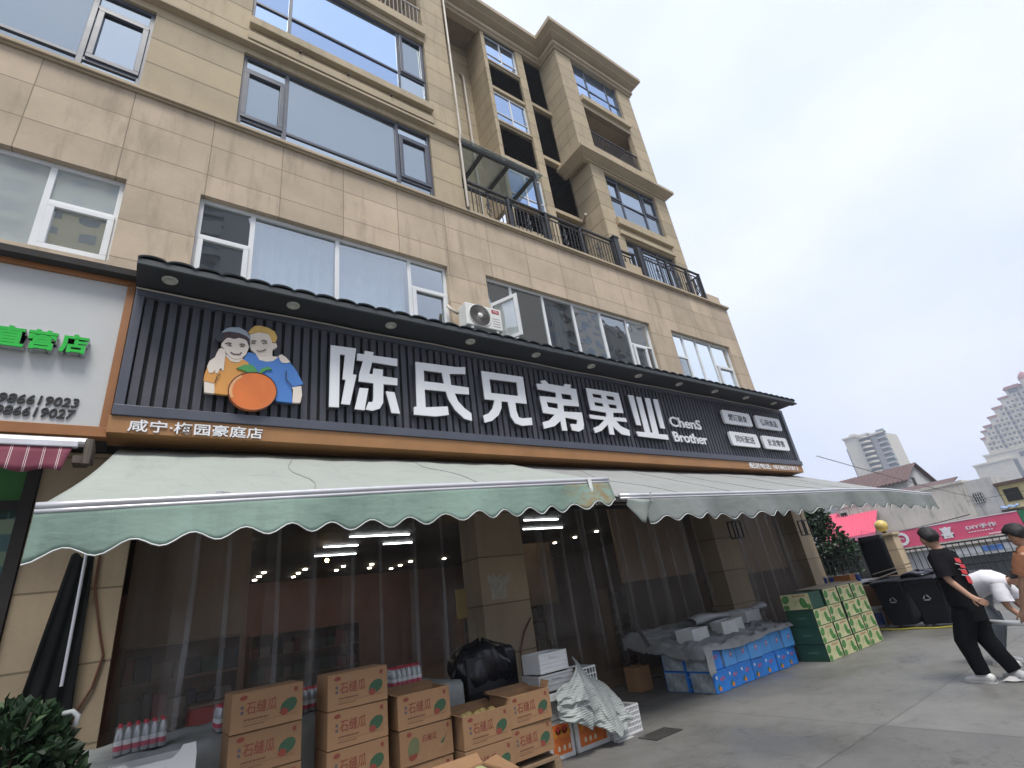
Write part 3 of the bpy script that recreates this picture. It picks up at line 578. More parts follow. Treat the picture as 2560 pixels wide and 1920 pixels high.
# ---------------------------------------------------------------- terrace railing and glass canopy
rl = thing('terrace_railing', (10.2, 7.66, 10.275), 'black iron railing with scroll ornaments along the terrace above the stone band', 'railing')
def scroll(mb, x, y, z, s=1.0):
    for k in (-1, 1):
        mb.tube([(x+k*(.02+.07*s*(1-i/14)*abs(math.sin(i*.55))), y, z-.28+.56*i/14) for i in range(15)], .012, 5)
        mb.tube([(x+k*(.045+.035*math.cos(i*.7)*(1-i/12)), y, z+.08*k*0+.03+.05*math.sin(i*.7)*(1-i/12)) for i in range(11)], .011, 5)
    mb.beam((x,y,z-.36),(x,y,z+.36),.02,.02)
def rail_run(x0, x1, y, zt, posts, fx=0):
    r_ = MB().beam((x0,y,zt),(x1,y,zt),.07,.045).beam((x0,y,zt-.16),(x1,y,zt-.16),.03,.03).beam((x0,y,10.36),(x1,y,10.36),.03,.03); r_.build('rails', m_rail, rl, world=True)
    pk_ = MB(); x = x0+.07; mids = [(a+b)/2 for a, b in zip(posts, posts[1:])]
    while x < x1-.05:
        if min([abs(x-m) for m in mids]+[9]) > .12: pk_.beam((x,y,10.36),(x,y,zt-.16),.02,.02)
        x += .125
    pk_.build('bars', m_rail, rl, world=True)
    for p in posts: MB().box(p-.035,p+.035,y-.035,y+.035,10.28,zt+.03).build('post', m_rail, rl, world=True)
    for m in mids:
        s = MB(); scroll(s, m, y, 10.78); s.build('scroll_ornament', m_rail, rl, world=True)
rail_run(5.42, 10.75, 7.66, 11.36, [5.45,6.73,8.02,9.30,10.68])
MB().box(10.72,10.92,7.58,7.78,10.28,11.5).box(10.70,10.94,7.56,7.80,11.5,11.56).build('post', m_rail, rl, world=True)
rail_run(10.92, 11.85, 7.85, 11.34, [10.95,11.82]); MB().box(11.82,11.96,7.6,7.76,10.28,11.52).build('post', m_rail, rl, world=True)
rail_run(11.98, 15.1, 7.62, 11.40, [12.0,13.2,14.3,15.05])
sr = MB().beam((15.12,7.62,11.4),(15.12,10.2,11.4),.06,.045).beam((15.12,7.62,10.36),(15.12,10.2,10.36),.03,.03); y = 7.75
while y < 10.2: sr.beam((15.12,y,10.36),(15.12,y,11.4),.02,.02); y += .14
sr.build('bars', m_rail, rl, world=True)
MB().box(15.3,16.1,7.7,9.5,10.275,10.75).build('parapet_block', m_low, bld, world=True); 
MB().box(11.0,11.80,7.66,7.80,10.276,10.72).build('planter_block', m_plain, bld, world=True)
gc = thing('glass_canopy', (6.7, 8.2, 12.8), 'dark steel frame canopy with glass panels standing on the terrace', 'canopy')
m_steel = M('dark_steel', (.05,.055,.062), .45, var=.15)
MB().beam((5.42,7.74,12.80),(8.02,7.74,12.80),.09,.10).beam((5.42,9.0,12.80),(8.02,9.0,12.80),.06,.08).build('beams', m_steel, gc, world=True)
for x in (5.46, 6.22, 7.08, 7.97): MB().beam((x,7.79,12.80),(x,9.03,12.80),.09,.09).build('rafter', m_steel, gc, world=True)
for y in (7.74, 8.98): MB().beam((7.97,y,10.28),(7.97,y,12.75),.08,.08).build('post', m_steel, gc, world=True)
MB().box(5.40,8.22,7.60,9.05,12.852,12.866).build('glass_panel', glass_mat('canopy_glass', (.8,.85,.9), .14, (.3,.33,.35), .75), gc, world=True)
shelf_spots = [(-.02,8.5,1.35,1.72,0),(2.0,12.0,2.2,1.7,1),(6.2,11.0,2.4,1.5,2),(9.0,9.1,2.2,1.6,3),(12.6,9.0,2.6,1.5,4)]
SHELF_LABELS = ['dark wooden shelf just behind the left plastic curtain','tall goods shelf deep inside the shop near the middle','goods shelf deep inside behind the wide curtain','dark goods shelf against the brown board behind the wide curtain','dark shelf behind the rightmost plastic curtain']
for x, y, L, h, i in shelf_spots:
    s = thing('goods_shelf', (x, y, 0), SHELF_LABELS[i], 'shelf', 'shelves inside the shop')
    f = MB(); k = 4
    for q in range(k+1): f.box(0, L, 0, .4, .05+q*h/k*.97, .08+q*h/k*.97)
    for q in (0, L-.04): f.box(q, q+.04, 0, .4, 0, h)
    f.box(0, L, .4, .42, 0, h); f.build('rack', m_wood, s)
    g = MB()
    for q in range(k):
        xx = .06
        while xx < L-.2:
            ww = rnd.uniform(.1,.24); g.box(xx, xx+ww-.015, .05, .33, .084+q*h/k*.97, .084+q*h/k*.97+rnd.uniform(.16,.3), rnd.randrange(4)); xx += ww
    g.build('goods', m_good, s)['kind'] = 'stuff'

# ---------------------------------------------------------------- plastic strip curtains
m_pvc = film_mat('pvc_strip', (.42,.39,.36), .16, .16, (6,6,.5))
m_pvc2 = film_mat('pvc_strip_scuffed', (.30,.27,.235), .30, .25, (7,7,.3))
m_pvce = film_mat('pvc_edge', (.42,.43,.44), .27, .15, (5,5,.5))
def strip_curtain(x0, x1, y, label, pitch, mat):
    t = thing('strip_curtain', ((x0+x1)/2, y, 0), label, 'curtain', 'plastic strip curtains across the shop front')
    MB().box(x0, x1, y-.02, y+.03, 3.22, 3.3).build('curtain_rail', m_louv, t, world=True)
    n = int((x1-x0)/pitch)
    for i in range(n):
        a = x0+i*pitch+rnd.uniform(-.05,.05); ww = pitch*rnd.uniform(1.12,1.3); sg = .018*(1 if i % 2 else -1); ph = rnd.uniform(0,6); tw = rnd.uniform(-.10,.10)
        def fn(u, v):
            z = 3.25-3.17*v
            return (a+ww*u+tw*v*v+.012*math.sin(5*v+ph), y+sg+.012*math.cos((u-.5)*3.1)+.03*math.sin(u*9+ph+v*2)*v+.02*math.sin(3*v+ph)*v+.03*tw*10*(u-.5)*v, z)
        MB().grid(fn, 8, 14).grid(lambda u, v: Vector(fn(.93+.09*u, v))+Vector((0,-.004,0)), 1, 14, 1).build('strip', [mat, m_pvce], t, world=True, smooth=True)
    return t
strip_curtain(-.08, 4.66, 7.86, 'clear plastic strip curtain between the left and middle stone piers', .52, m_pvc)
strip_curtain(5.66, 11.48, 7.86, 'scuffed plastic strip curtain across the widest opening beside the middle pier', .55, m_pvc2)
strip_curtain(12.46, 15.63, 7.86, 'scuffed plastic strip curtain nearest the street corner', .52, m_pvc2)

# ---------------------------------------------------------------- main shop sign
sign = thing('shop_sign', (7.7, 6.9, 4.2), 'long dark ribbed fruit shop sign with large white characters', 'sign')
def S_(name, mb, mat, parent=None, **k): return mb.build(name, mat, parent or sign, world=True, **k)
m_navy = M('navy_metal', (.075,.082,.105), .42, var=.15, vs=1.0, dirt=.3)
m_rib = M('charcoal_rib', (.060,.061,.074), .5, var=.15)
m_letter = M('white_acrylic', (.74,.75,.76), .35, var=.04, dirt=.12)
m_orange = M('orange_strip', (.31,.155,.06), .5, var=.12, vs=1.5, dirt=.25)
SX0, SX1, SF = -.46, 15.86, 6.9
S_('frame', MB().box(SX0, SX1, SF, SF+.14, 5.86, 5.975).box(SX0, SX1, SF-.03, SF+.14, 4.2, 4.33).box(SX0, SX0+.1, SF+.002, SF+.14, 4.33, 5.86).box(SX1-.15, SX1, SF+.002, SF+.14, 4.33, 5.86)
   .box(SX0+.02, SX1-.02, SF+.14, Y0+.1, 4.22, 5.96), m_navy, bevel=.006)
rb = MB().box(SX0+.1, SX1-.15, SF+.09, SF+.11, 4.33, 5.86, 1); x = SX0+.12
while x < SX1-.2: rb.box(x, x+.085, SF+.04, SF+.09, 4.332, 5.858); x += .13
S_('ribbed_panel', rb, [m_rib, M('rib_groove', (.012,.012,.016), .7)])
S_('orange_strip', MB().box(SX0-.02, SX1-.05, SF+.0, SF+.5, 3.99, 4.197), m_orange, bevel=.004)
S_('light_cord', MB().tube([(SX0+i*.6, SF-.02, 5.955-.02*math.sin(i*.9)**2) for i in range(28)], .011, 6), m_pipe)
for k in ('chen','shi','xiong','di','guo','ye'):
    o = put('letter', shift(shape_mesh('letter', LETTERS[k], .022, m_letter, 6.83), wloc(sign)), sign)
    bk = put('letter_backing', shift(shape_mesh('letter_backing', LETTERS[k], .09, m_rib, 6.8525), wloc(sign)), o)
    bk.location = -o.location
def sign_text(name, body, mat, x0, x1, z0, z1, depth, y, bold, parent=None):
    return put(name, shift(text_mesh(name, body, mat, x0, x1, z0, z1, depth, y, bold), wloc(parent or sign)), parent or sign)
sign_text('lettering', 'ChenS', m_letter, 9.92, 11.16, 4.93, 5.19, .03, 6.85, .014)
sign_text('lettering', 'Brother', m_letter, 9.92, 11.24, 4.55, 4.80, .03, 6.85, .014)
sign_text('lettering', '咸宁·梅园豪庭店', m_letter, -.29, 1.13, 4.01, 4.16, .02, 6.878, .010)
sign_text('lettering', '配送电话: 18186531813', m_letter, 12.9, 15.5, 4.02, 4.175, .012, 6.886, .008)
m_inkgrey = M('grey_ink', (.10,.10,.115), .6)
for (x0, z0), s in (((12.29,5.22),'烟酒副食'),((13.92,5.22),'休闲食品'),((12.31,4.605),'同城配送'),((13.93,4.605),'批发零售')):
    r = .05; x1, z1 = x0+1.37, z0+.385
    lp = [(x0+r,z0),(x1-r,z0),(x1,z0+r),(x1,z1-r),(x1-r,z1),(x0+r,z1),(x0,z1-r),(x0,z0+r)]
    pl = put('plate', shift(shape_mesh('plate', [lp], .06, m_letter, 6.83), wloc(sign)), sign)
    put('lettering', shift(text_mesh('lettering', s, m_inkgrey, x0+.23, x1-.22, z0+.09, z1-.09, .004, 6.827, .02), wloc(sign)), pl)
# emblem: two young men and an orange
em = MB(); skin = M('emblem_skin',(.70,.62,.53),.5,var=.03)
EC = {'arm':skin,'face':skin,'neck':skin,'hand':skin,'shirt_a':M('emblem_ochre',(.62,.29,.07),.5,var=.05),'shirt_b':M('emblem_blue',(.06,.19,.50),.5,var=.05),
      'hair_a':M('emblem_dark',(.05,.03,.03),.5),'hair_b':M('emblem_blond',(.62,.40,.11),.5),'cap':M('emblem_grey',(.27,.32,.36),.5),'brim':M('emblem_black',(.03,.035,.04),.5),
      'orange':M('emblem_orange',(.62,.16,.035),.45,var=.12,vs=3),'leaf':M('emblem_leaf',(.06,.26,.07),.5)}
emb = put('emblem', shift(shape_mesh('emblem', [EMBLEM['shirt_b']], .06, m_navy, 6.885), wloc(sign)), sign)
order = [('arm_b',0),('arm_c',0),('shirt_b',1),('shirt_a',2),('neck_b',2),('neck_a',3),('hand',4),('face_b',4),('hair_b',5),('face_a',6),('hair_a',7),('cap',8),('brim',8),('arm_a',5),('orange',9),('leaf_a',10),('leaf_b',10)]
_nm = {'arm_a':'arm','arm_b':'arm','arm_c':'arm','shirt_a':'orange_shirt','shirt_b':'blue_shirt','neck_a':'neck','neck_b':'neck','face_a':'face','face_b':'face','hair_a':'hair','hair_b':'hair','leaf_a':'leaf','leaf_b':'leaf','orange':'orange_fruit'}
for k, lay in order:
    y = 6.83-.0025*lay
    mt = EC.get(k) or EC.get(k.split('_')[0])
    put(_nm.get(k, k), shift(shape_mesh(k, [EMBLEM[k]], .05, mt, y), wloc(emb)), emb)
ln = MB()
for l in EMBLEM_LINES: ln.tube([(x, 6.806, z) for x, z in l], .0065, 5)
cres = [(x, z) for x, z in EMBLEM['orange']]; cx_ = sum(x for x, z in cres)/len(cres); cz_ = sum(z for x, z in cres)/len(cres)
hlp = [(cx_+(x-cx_)*.97, cz_+(z-cz_)*.97) for x, z in cres[12:19]]+[(cx_+(x-cx_)*.84, cz_+(z-cz_)*.86) for x, z in reversed(cres[12:19])]
put('highlight', shift(shape_mesh('highlight', [hlp], .004, M('emblem_peach', (.70,.36,.16), .5), 6.8045), wloc(emb)), emb)
ln.tube([(x, 6.806, z) for x, z in cres+cres[:1]], .006, 5)
S_('ink_lines', ln, EC['hair_a'], emb)

# awning roof over the sign with tiles and downlights
rf = thing('tiled_canopy', (7.7, 6.4, 6.0), 'dark tiled lean-to canopy with round downlights above the sign', 'canopy')
m_tile = M('slate_tile', (.05,.058,.062), .6, var=.3, vs=3, dirt=.3)
m_soff = M('canopy_soffit', (.028,.028,.034), .55, var=.2)
m_lampoff = M('dull_downlight', (.42,.42,.38), .4)
CX0, CX1 = -.47, 15.72
rt = MB()
def roofz(y): return 6.07+(y-6.36)*.42
n = 54; pw = (CX1-CX0)/n
def tile(u, v):
    x = CX0+(CX1-CX0)*u; y = 6.36+(Y0-6.36)*v
    ph = (u*n) % 1.0
    return (x, y, roofz(y)+.045*(abs(math.sin(ph*math.pi))**.6)-.03*((v*5) % 1.0)*.6)
rt.grid(tile, n*8, 5)
rt.build('roof_tiles', m_tile, rf, world=True, smooth=False, solid=.02)
MB().box(CX0, CX1, 6.38, 6.42, 5.985, 6.075).build('fascia', m_tile, rf, world=True, bevel=.01)
sf = MB().box(CX0, CX1, 6.42, Y0, 5.985, 6.01)
sf.poly([(CX0,6.4,6.0),(CX0,Y0,6.0),(CX0,Y0,6.58),(CX0,6.4,6.1)]).poly([(CX1,6.4,6.0),(CX1,Y0,6.0),(CX1,Y0,6.58),(CX1,6.4,6.1)])
sf.build('soffit', m_soff, rf, world=True)
for i in range(11):
    x = -.12+i*1.495
    d = MB().lathe([(.0,.006),(.055,.006),(.055,-.004),(.085,-.012),(.09,.0),(.09,.01)], (x,6.6,5.975), 18).build('downlight', m_lampoff, rf, world=True, smooth=True)
# end cap gutter at the right
MB().box(CX1, CX1+.25, 6.44, 6.6, 6.02, 6.06).build('end_flashing', m_tile, rf, world=True)

# air conditioner on the canopy
ac = thing('air_conditioner', (4.68, 7.1, 6.66), 'white outdoor air conditioner unit with round fan grille on the tiled canopy', 'air conditioner')
m_acw = M('ac_white', (.66,.66,.62), .45, var=.05, dirt=.2)
MB().box(0, .86, 0, .3, .05, .57).build('case', m_acw, ac, bevel=.02)
fan = MB().lathe([(.245,0),(.252,.010),(.262,.0),(.262,-.02)], (0,0,0), 28)
for v in range(len(fan.v)): xq, yq, zq = fan.v[v]; fan.v[v] = (.32+xq, -.012-zq, .31+yq)
fr = fan.build('fan_ring', m_acw, ac, smooth=True)
gl = MB(); bk = [(.235*math.cos(a*math.pi/14), .235*math.sin(a*math.pi/14)) for a in range(28)]
gl.poly([(.32+a, -.004, .31+b) for a, b in bk], 0)
for k in range(30):
    a = k*2*math.pi/30
    gl.tube([(.32+.055*math.cos(a),-.014,.31+.055*math.sin(a)),(.32+.14*math.cos(a+.25),-.018,.31+.14*math.sin(a+.25)),(.32+.236*math.cos(a+.33),-.014,.31+.236*math.sin(a+.33))], .004, 4, 1)
gl.build('fan_grille', [M('grille_dark', (.06,.055,.05), .6), M('grille_wire', (.26,.25,.23), .5)], ac)
hb_ = MB().lathe([(.0,.02),(.05,.02),(.058,.01),(.058,0)], (0,0,0), 18)
for v in range(len(hb_.v)): xq, yq, zq = hb_.v[v]; hb_.v[v] = (.32+xq, -.012-zq, .31+yq)
hb_.build('fan_hub', m_acw, ac, smooth=True)
bd = MB().box(.62,.80,-.006,0,.44,.53).build('badge', M('badge_red', (.36,.02,.035), .4), ac, bevel=.003)
put('lettering', text_mesh('lettering', 'TCL', m_letter, .65, .77, .462, .508, .003, -.009, .02), bd)
MB().box(.62,.80,-.003,.0,.31,.318).box(.62,.80,-.003,0,.25,.258).box(.62,.80,-.003,0,.19,.198).box(.62,.80,-.003,0,.13,.138).build('vent_slots', m_inkgrey, ac)
MB().box(.1,.16,.02,.28,0,.05).box(.7,.76,.02,.28,0,.05).build('feet', m_acw, ac)
MB().tube([(-.02,.28,.45),(-.1,.42,.62),(-.12,.48,.72)], .035, 8).build('refrigerant_pipe', m_pipe, ac, smooth=True)

rcn = thing('red_counter', (.74, 8.02, 0), 'low red counter inside the shop behind the left plastic curtain', 'counter')
MB().box(.74, 1.2, 8.02, 8.4, 0, .98).build('base', M('red_panel', (.34,.03,.025), .5), rcn, world=True, bevel=.01); MB().box(.72, 1.22, 8.0, 8.42, .98, 1.01).build('counter_top', m_wood, rcn, world=True)
# ---------------------------------------------------------------- awnings
def lerp_path(path, u):      # path: list of (x,y,z); u in 0..1 by x
    x = path[0][0]+(path[-1][0]-path[0][0])*u
    for a, b in zip(path, path[1:]):
        if x <= b[0] or b is path[-1]:
            k = (x-a[0])/(b[0]-a[0]); return Vector(a).lerp(Vector(b), k)
def awning(name, top, front, label, cloth, val_cloth, drop, wave, amp, group, seams=0, flap=None, xcut=None):
    t = thing(name, tuple(Vector(top[0]).lerp(Vector(top[-1]), .5)), label, 'awning', group)
    nu = 80
    def fn(u, v):
        a = lerp_path(top, u); b = lerp_path(front, u); p = a.lerp(b, v)
        p.z -= .07*math.sin(math.pi*v)*(.7+.3*math.sin(u*17)) + .012*math.sin(u*60+v*3)*math.sin(math.pi*v)
        return p
    MB().grid(fn, nu, 10).build('canopy_cloth', cloth, t, world=True, smooth=True, solid=.006)
    sm_ = MB(); ns_ = max(3, int((front[-1][0]-front[0][0])/1.45))
    for k in range(1, ns_):
        sm_.tube([fn(k/ns_+.012*math.sin(q*.9+k), q/10)+Vector((0,0,.008)) for q in range(11)], .0045, 5)
    sm_.build('seams', m_seam, t, world=True)
    L = front[-1][0]-front[0][0]
    f0 = .0 if xcut is None else (xcut-front[0][0])/L
    def val(u, v):
        uu = f0+(1-f0)*u
        p = lerp_path(front, uu); s = uu*L
        d = drop+amp*(math.cos(2*math.pi*s/wave))
        d *= 1-.12*max(0, math.sin(s*1.3))
        p.y += -.03-.05*v+ .035*math.sin(s*3.1+1)*v + .02*math.sin(s*7.3)*v; p.z += -.03-d*v
        p.x += .05*v*math.sin(s*2.2)*.4
        return p
    MB().grid(val, int(L*16), 8).build('valance', val_cloth, t, world=True, smooth=True, solid=.004)
    bar = MB(); pts = [lerp_path(front, i/24) for i in range(25)]
    bar.tube([p+Vector((0,-.02,.012)) for p in pts], .024, 10).tube([p+Vector((0,-.024,-.025)) for p in pts], .017, 8)
    bar.build('front_bar', m_alu, t, world=True, smooth=True)
    ed = MB(); n2 = int(L*24)
    ed.tube([val(i/n2, 1.0) for i in range(n2+1)], .005, 5)
    ed.build('valance_piping', m_piping, t, world=True)
    return t, val
m_seam = M('cloth_seam', (.24,.26,.24), .9)
m_alu = M('awning_bar', (.58,.58,.6), .35, metal=.35, var=.1, dirt=.2)
m_piping = M('piping', (.6,.62,.6), .6)
def rust(t):
    g = N(t, 'ShaderNodeNewGeometry').outputs['Position']
    s = N(t, 'ShaderNodeSeparateXYZ'); link(t, g, s.inputs[0])
    a = ramp(t, math_n(t, 'ABSOLUTE', math_n(t, 'SUBTRACT', s.outputs[0], 4.4)), .55, .1)
    return math_n(t, 'MULTIPLY', math_n(t, 'MULTIPLY', a, ramp(t, noise_n(t, g, 5, 6, .7, (1,1,1.6)), .45, .62)), .8)
m_can1 = cloth_mat('awning_cloth', (.35,.38,.345), .10, var=.06, vs=1.0)
m_val1 = cloth_mat('valance_green', (.27,.38,.32), .3, var=.10, vs=1.3, stain=rust)
m_can2 = cloth_mat('awning_cloth_grey', (.30,.31,.30), .08, var=.07, vs=1.0)
m_val2 = cloth_mat('valance_grey', (.22,.24,.23), .2, var=.14, vs=1.2)
aw1, val1 = awning('retractable_awning', [(-.35,7.42,3.97),(5.3,7.42,4.02)], [(-.58,4.4,2.577),(1.936,4.4,2.726),(4.726,4.4,2.867)],
   'pale green retractable awning with wavy valance over the left half of the shop', m_can1, m_val1, .285, .343, .04, 'pale awnings over the shop front')
# cords tying the valance near its right end
cd_ = MB()
for k in range(4):
    q = 4.34+.013*k
    cd_.tube([(q,4.34,2.88),(q+.02*math.sin(k*2),4.33,2.74),(q+.03*math.sin(k*3+1),4.34,2.64),(q+.05*(k-1.5),4.33,2.50+.02*k)], .010, 5)
cd_.build('tie_cord', m_piping, aw1, world=True)
aw2, val2 = awning('retractable_awning', [(5.2,7.42,4.0),(16.3,7.42,4.05)], [(4.875,4.4,2.656),(8.61,4.356,2.718),(10.86,4.224,2.744),(12.85,4.18,2.76),(15.05,4.03,2.63)],
   'grey weathered awning reaching past the right corner of the shop', m_can2, m_val2, .32, .46, .042, 'pale awnings over the shop front', xcut=5.28)
fl = MB().grid(lambda u, v: (4.98+.46*u, 4.355-.05*math.sin(u*3.1)+.04*v, 2.62-.03*u-(.32*(1-abs(u-.45)*1.7))*v), 8, 6)
fl.build('loose_flap', cloth_mat('flap_cloth', (.42,.47,.43), .3, stain=None), aw2, world=True, smooth=True, solid=.004)
MB().tube([(5.40,4.31,2.71),(5.42,4.33,2.64),(5.44,4.35,2.57)], .01, 5).build('tie_cord', m_piping, aw2, world=True)
# folding arms under the awnings
for t, xs in ((aw1, (.35, 3.9)), (aw2, (6.8, 9.4, 12.4))):
    for x in xs:
        MB().beam((x,7.5,3.35),(x+.75,6.0,2.98),.05,.07).beam((x+.75,6.0,2.98),(x+.1,4.45,2.68),.04,.06).box(x-.06,x+.06,7.42,7.6,3.25,3.5).build('folding_arm', m_alu, t, world=True)

# ---------------------------------------------------------------- neighbour shop at the left edge
nb = thing('neighbour_sign', (-2.4, 7.0, 4.0), 'white shop sign in an orange frame with green and black lettering', 'sign')
m_panel = M('white_sign_panel', (.47,.48,.475), .5, var=.04, vs=1.2, dirt=.1, bump=.1, bs=20)
m_wood_or = M('orange_frame', (.27,.115,.04), .5, var=.2, vs=2)
MB().box(-6, -.55, 7.02, 7.1, 4.08, 6.03).build('panel', m_panel, nb, world=True)
MB().box(-6, -.47, 6.98, 7.12, 3.955, 4.08).box(-.555, -.47, 6.982, 7.12, 4.08, 6.03).box(-6, -.47, 6.98, 7.12, 6.03, 6.10).build('frame', m_wood_or, nb, world=True, bevel=.006)
MB().box(-6, -.47, 6.85, Y0, 6.10, 6.19).build('cap', m_dark, nb, world=True)
MB().box(-6, -.48, 7.12, Y0, 3.97, 6.09).build('box', m_dark, nb, world=True)
m_gl = M('green_letter', (.02,.42,.05), .35); m_chrome = M('chrome_edge', (.6,.62,.62), .15, metal=1.0)
for s, a, b in (('直',-1.60,-1.345),('营',-1.325,-1.08),('店',-1.05,-.80)):
    o = put('letter', shift(text_mesh('letter', s, m_gl, a, b, 4.92, 5.17, .012, 6.90, .035), wloc(nb)), nb)
    put('letter_edge', shift(text_mesh('letter_edge', s, m_chrome, a-.004, b+.004, 4.916, 5.174, .1, 6.913, .045), wloc(nb)), o)
m_blk = M('black_letter', (.02,.02,.02), .5)
put('lettering', shift(text_mesh('lettering', '986619023', m_blk, -1.435, -.775, 4.295, 4.405, .02, 7.0, .012, .12), wloc(nb)), nb)
put('lettering', shift(text_mesh('lettering', '986619027', m_blk, -1.435, -.785, 4.155, 4.265, .02, 7.0, .012, .12), wloc(nb)), nb)
m_stripe, t_, o_ = new_mat('maroon_stripe'); p_ = N(t_, 'ShaderNodeBsdfPrincipled'); link(t_, p_.outputs[0], o_.inputs[0]); p_.inputs['Roughness'].default_value = .8
ps = N(t_, 'ShaderNodeSeparateXYZ'); link(t_, N(t_, 'ShaderNodeNewGeometry').outputs['Position'], ps.inputs[0])
dd = math_n(t_, 'PINGPONG', math_n(t_, 'ADD', ps.outputs[0], .79), .06)
band = math_n(t_, 'MULTIPLY', math_n(t_, 'GREATER_THAN', dd, .004), math_n(t_, 'LESS_THAN', dd, .009))
link(t_, mixc(t_, band, (.17,.035,.06), (.6,.5,.5)), p_.inputs['Base Color'])
ma = thing('maroon_awning', (-3, 7.0, 3.9), 'rolled-up maroon striped awning of the neighbouring shop', 'awning')
MB().box(-6, -.66, 6.56, 6.62, 3.69, 3.76).build('front_bar', M('white_bar', (.6,.6,.64), .4), ma, world=True, bevel=.01)
MB().grid(lambda u, v: (-6+5.3*u-.05*v, 6.58-.03*v+.02*math.sin(u*80)*v, 3.69-.255*v+.022*math.cos((u*5.3)*2*math.pi/.37)*v), 120, 4).build('valance', m_stripe, ma, world=True, smooth=True, solid=.004)
MB().tube([(-6,6.9,3.85),(-.62,6.9,3.85)], .05, 10).build('roller', m_alu, ma, world=True)
MB().box(-.62,-.54,6.7,7.0,3.62,3.8).box(-.70,-.58,6.75,6.95,3.58,3.66).tube([(-.58,6.7,3.55),(-.58,6.7,3.82)], .04, 8).build('bracket', M('rusty_bracket', (.13,.11,.09), .6, metal=.4), ma, world=True)
nd = thing('neighbour_shopfront', (-2.5, 7.65, 0), 'dark framed glass shopfront with a green poster at the left edge', 'shopfront')
MB().box(-1.14,-1.03,7.55,7.75,0,3.9).box(-6,-1.14,7.6,7.72,3.28,3.38).box(-2.6,-2.5,7.6,7.72,0,3.28).build('frame', m_dark, nd, world=True)
MB().poly([(-6,7.66,0),(-1.14,7.66,0),(-1.14,7.66,3.28),(-6,7.66,3.28)]).build('glass_door', glass_mat('shop_glass', (.7,.85,.8), .25, (.04,.10,.08)), nd, world=True)
MB().poly([(-6,7.64,3.38),(-1.14,7.64,3.38),(-1.14,7.64,3.9),(-6,7.64,3.9)]).build('green_poster', M('green_poster', (.03,.16,.03), .4), nd, world=True)
MB().box(-6,-1.03,7.75,7.9,0,3.95).build('backing', m_dark, nd, world=True)

# things hung on the left pier
m_blackcloth = M('black_cloth', (.010,.011,.011), .9, var=.3, vs=5, spec=.1)
def drape(u, v):
    hw = .10+.17*v; x = -.50-.10*v+(u-.5)*2*hw
    return (x, 7.50-.05*math.cos((u-.5)*3)-.03*math.sin(u*19+v*3)*(.3+v), 2.74-2.2*v+.03*math.sin(u*9))
cl_ = MB().grid(drape, 36, 16).build('hanging_cloth', m_blackcloth, None, smooth=True, solid=.01)
tag(cl_, 'long black cloth hanging down the left stone pier', 'cloth')
rd = MB().tube([(-.34,5.35,2.50),(-.34,5.35,2.40),(-.335,5.36,1.5)], .011, 8).build('awning_crank', m_alu); tag(rd, 'thin white awning crank rod hanging in front of the left pier', 'rod')
rp = MB().tube([(-.36,7.56,2.8),(-.35,7.55,2.4),(-.24,7.56,1.95),(-.17,7.57,1.7),(-.22,7.57,1.4),(-.36,7.57,1.1)], .014, 6).build('rusty_cable', M('rust_brown', (.12,.05,.03), .8)); tag(rp, 'reddish brown cable running down the left stone pier', 'cable')
rc = MB().tube([(5.58,7.57,1.35),(5.4,7.56,1.15),(5.28,7.56,.9),(5.27,7.56,.5)], .012, 6).build('brown_cable', M('rust_brown2', (.11,.055,.035), .8)); tag(rc, 'brown cable hanging on the middle stone pier', 'cable')
# torn paper on the middle pier
pp = MB(); pts = [(4.86,1.72),(5.16,1.70),(5.18,1.93),(5.26,1.98),(5.30,2.12),(5.2,2.06),(5.12,2.02),(5.08,2.10),(5.0,2.05),(4.95,2.12),(4.88,2.06),(4.84,2.12),(4.82,1.98),(4.87,1.92)]
pp.prism(pts, 7.594, 7.599); tag(pp.build('torn_poster', M('torn_paper', (.42,.38,.31), .8, var=.25, vs=14)), 'torn remains of a pale paper notice glued to the middle pier', 'poster')
for i, (x, y, z, lab) in enumerate(((11.62,7.0,2.31,'small black wire lantern frame hanging under the right awning before the third pier'),(15.0,7.0,2.25,'small black wire lantern frame hanging at the shop corner pier'))):
    l = thing('lantern_frame', (x, y, z), lab, 'lantern', 'wire lantern frames under the awning')
    MB().beam((-.17,0,0),(.17,0,0),.03,.03).beam((-.17,0,.38),(.17,0,.38),.03,.03).beam((-.17,0,0),(-.17,0,.38),.03,.03).beam((.17,0,0),(.17,0,.38),.03,.03)\
      .beam((-.17,.12,0),(.17,.12,0),.03,.03).beam((-.17,.12,.38),(.17,.12,.38),.03,.03).beam((-.17,.12,0),(-.17,.12,.38),.03,.03).beam((.17,.12,0),(.17,.12,.38),.03,.03).build('frame', m_rail, l)
    MB().tube([(0,.06,.38),(0,.06,.8)], .008, 5).build('hanger', m_rail, l)

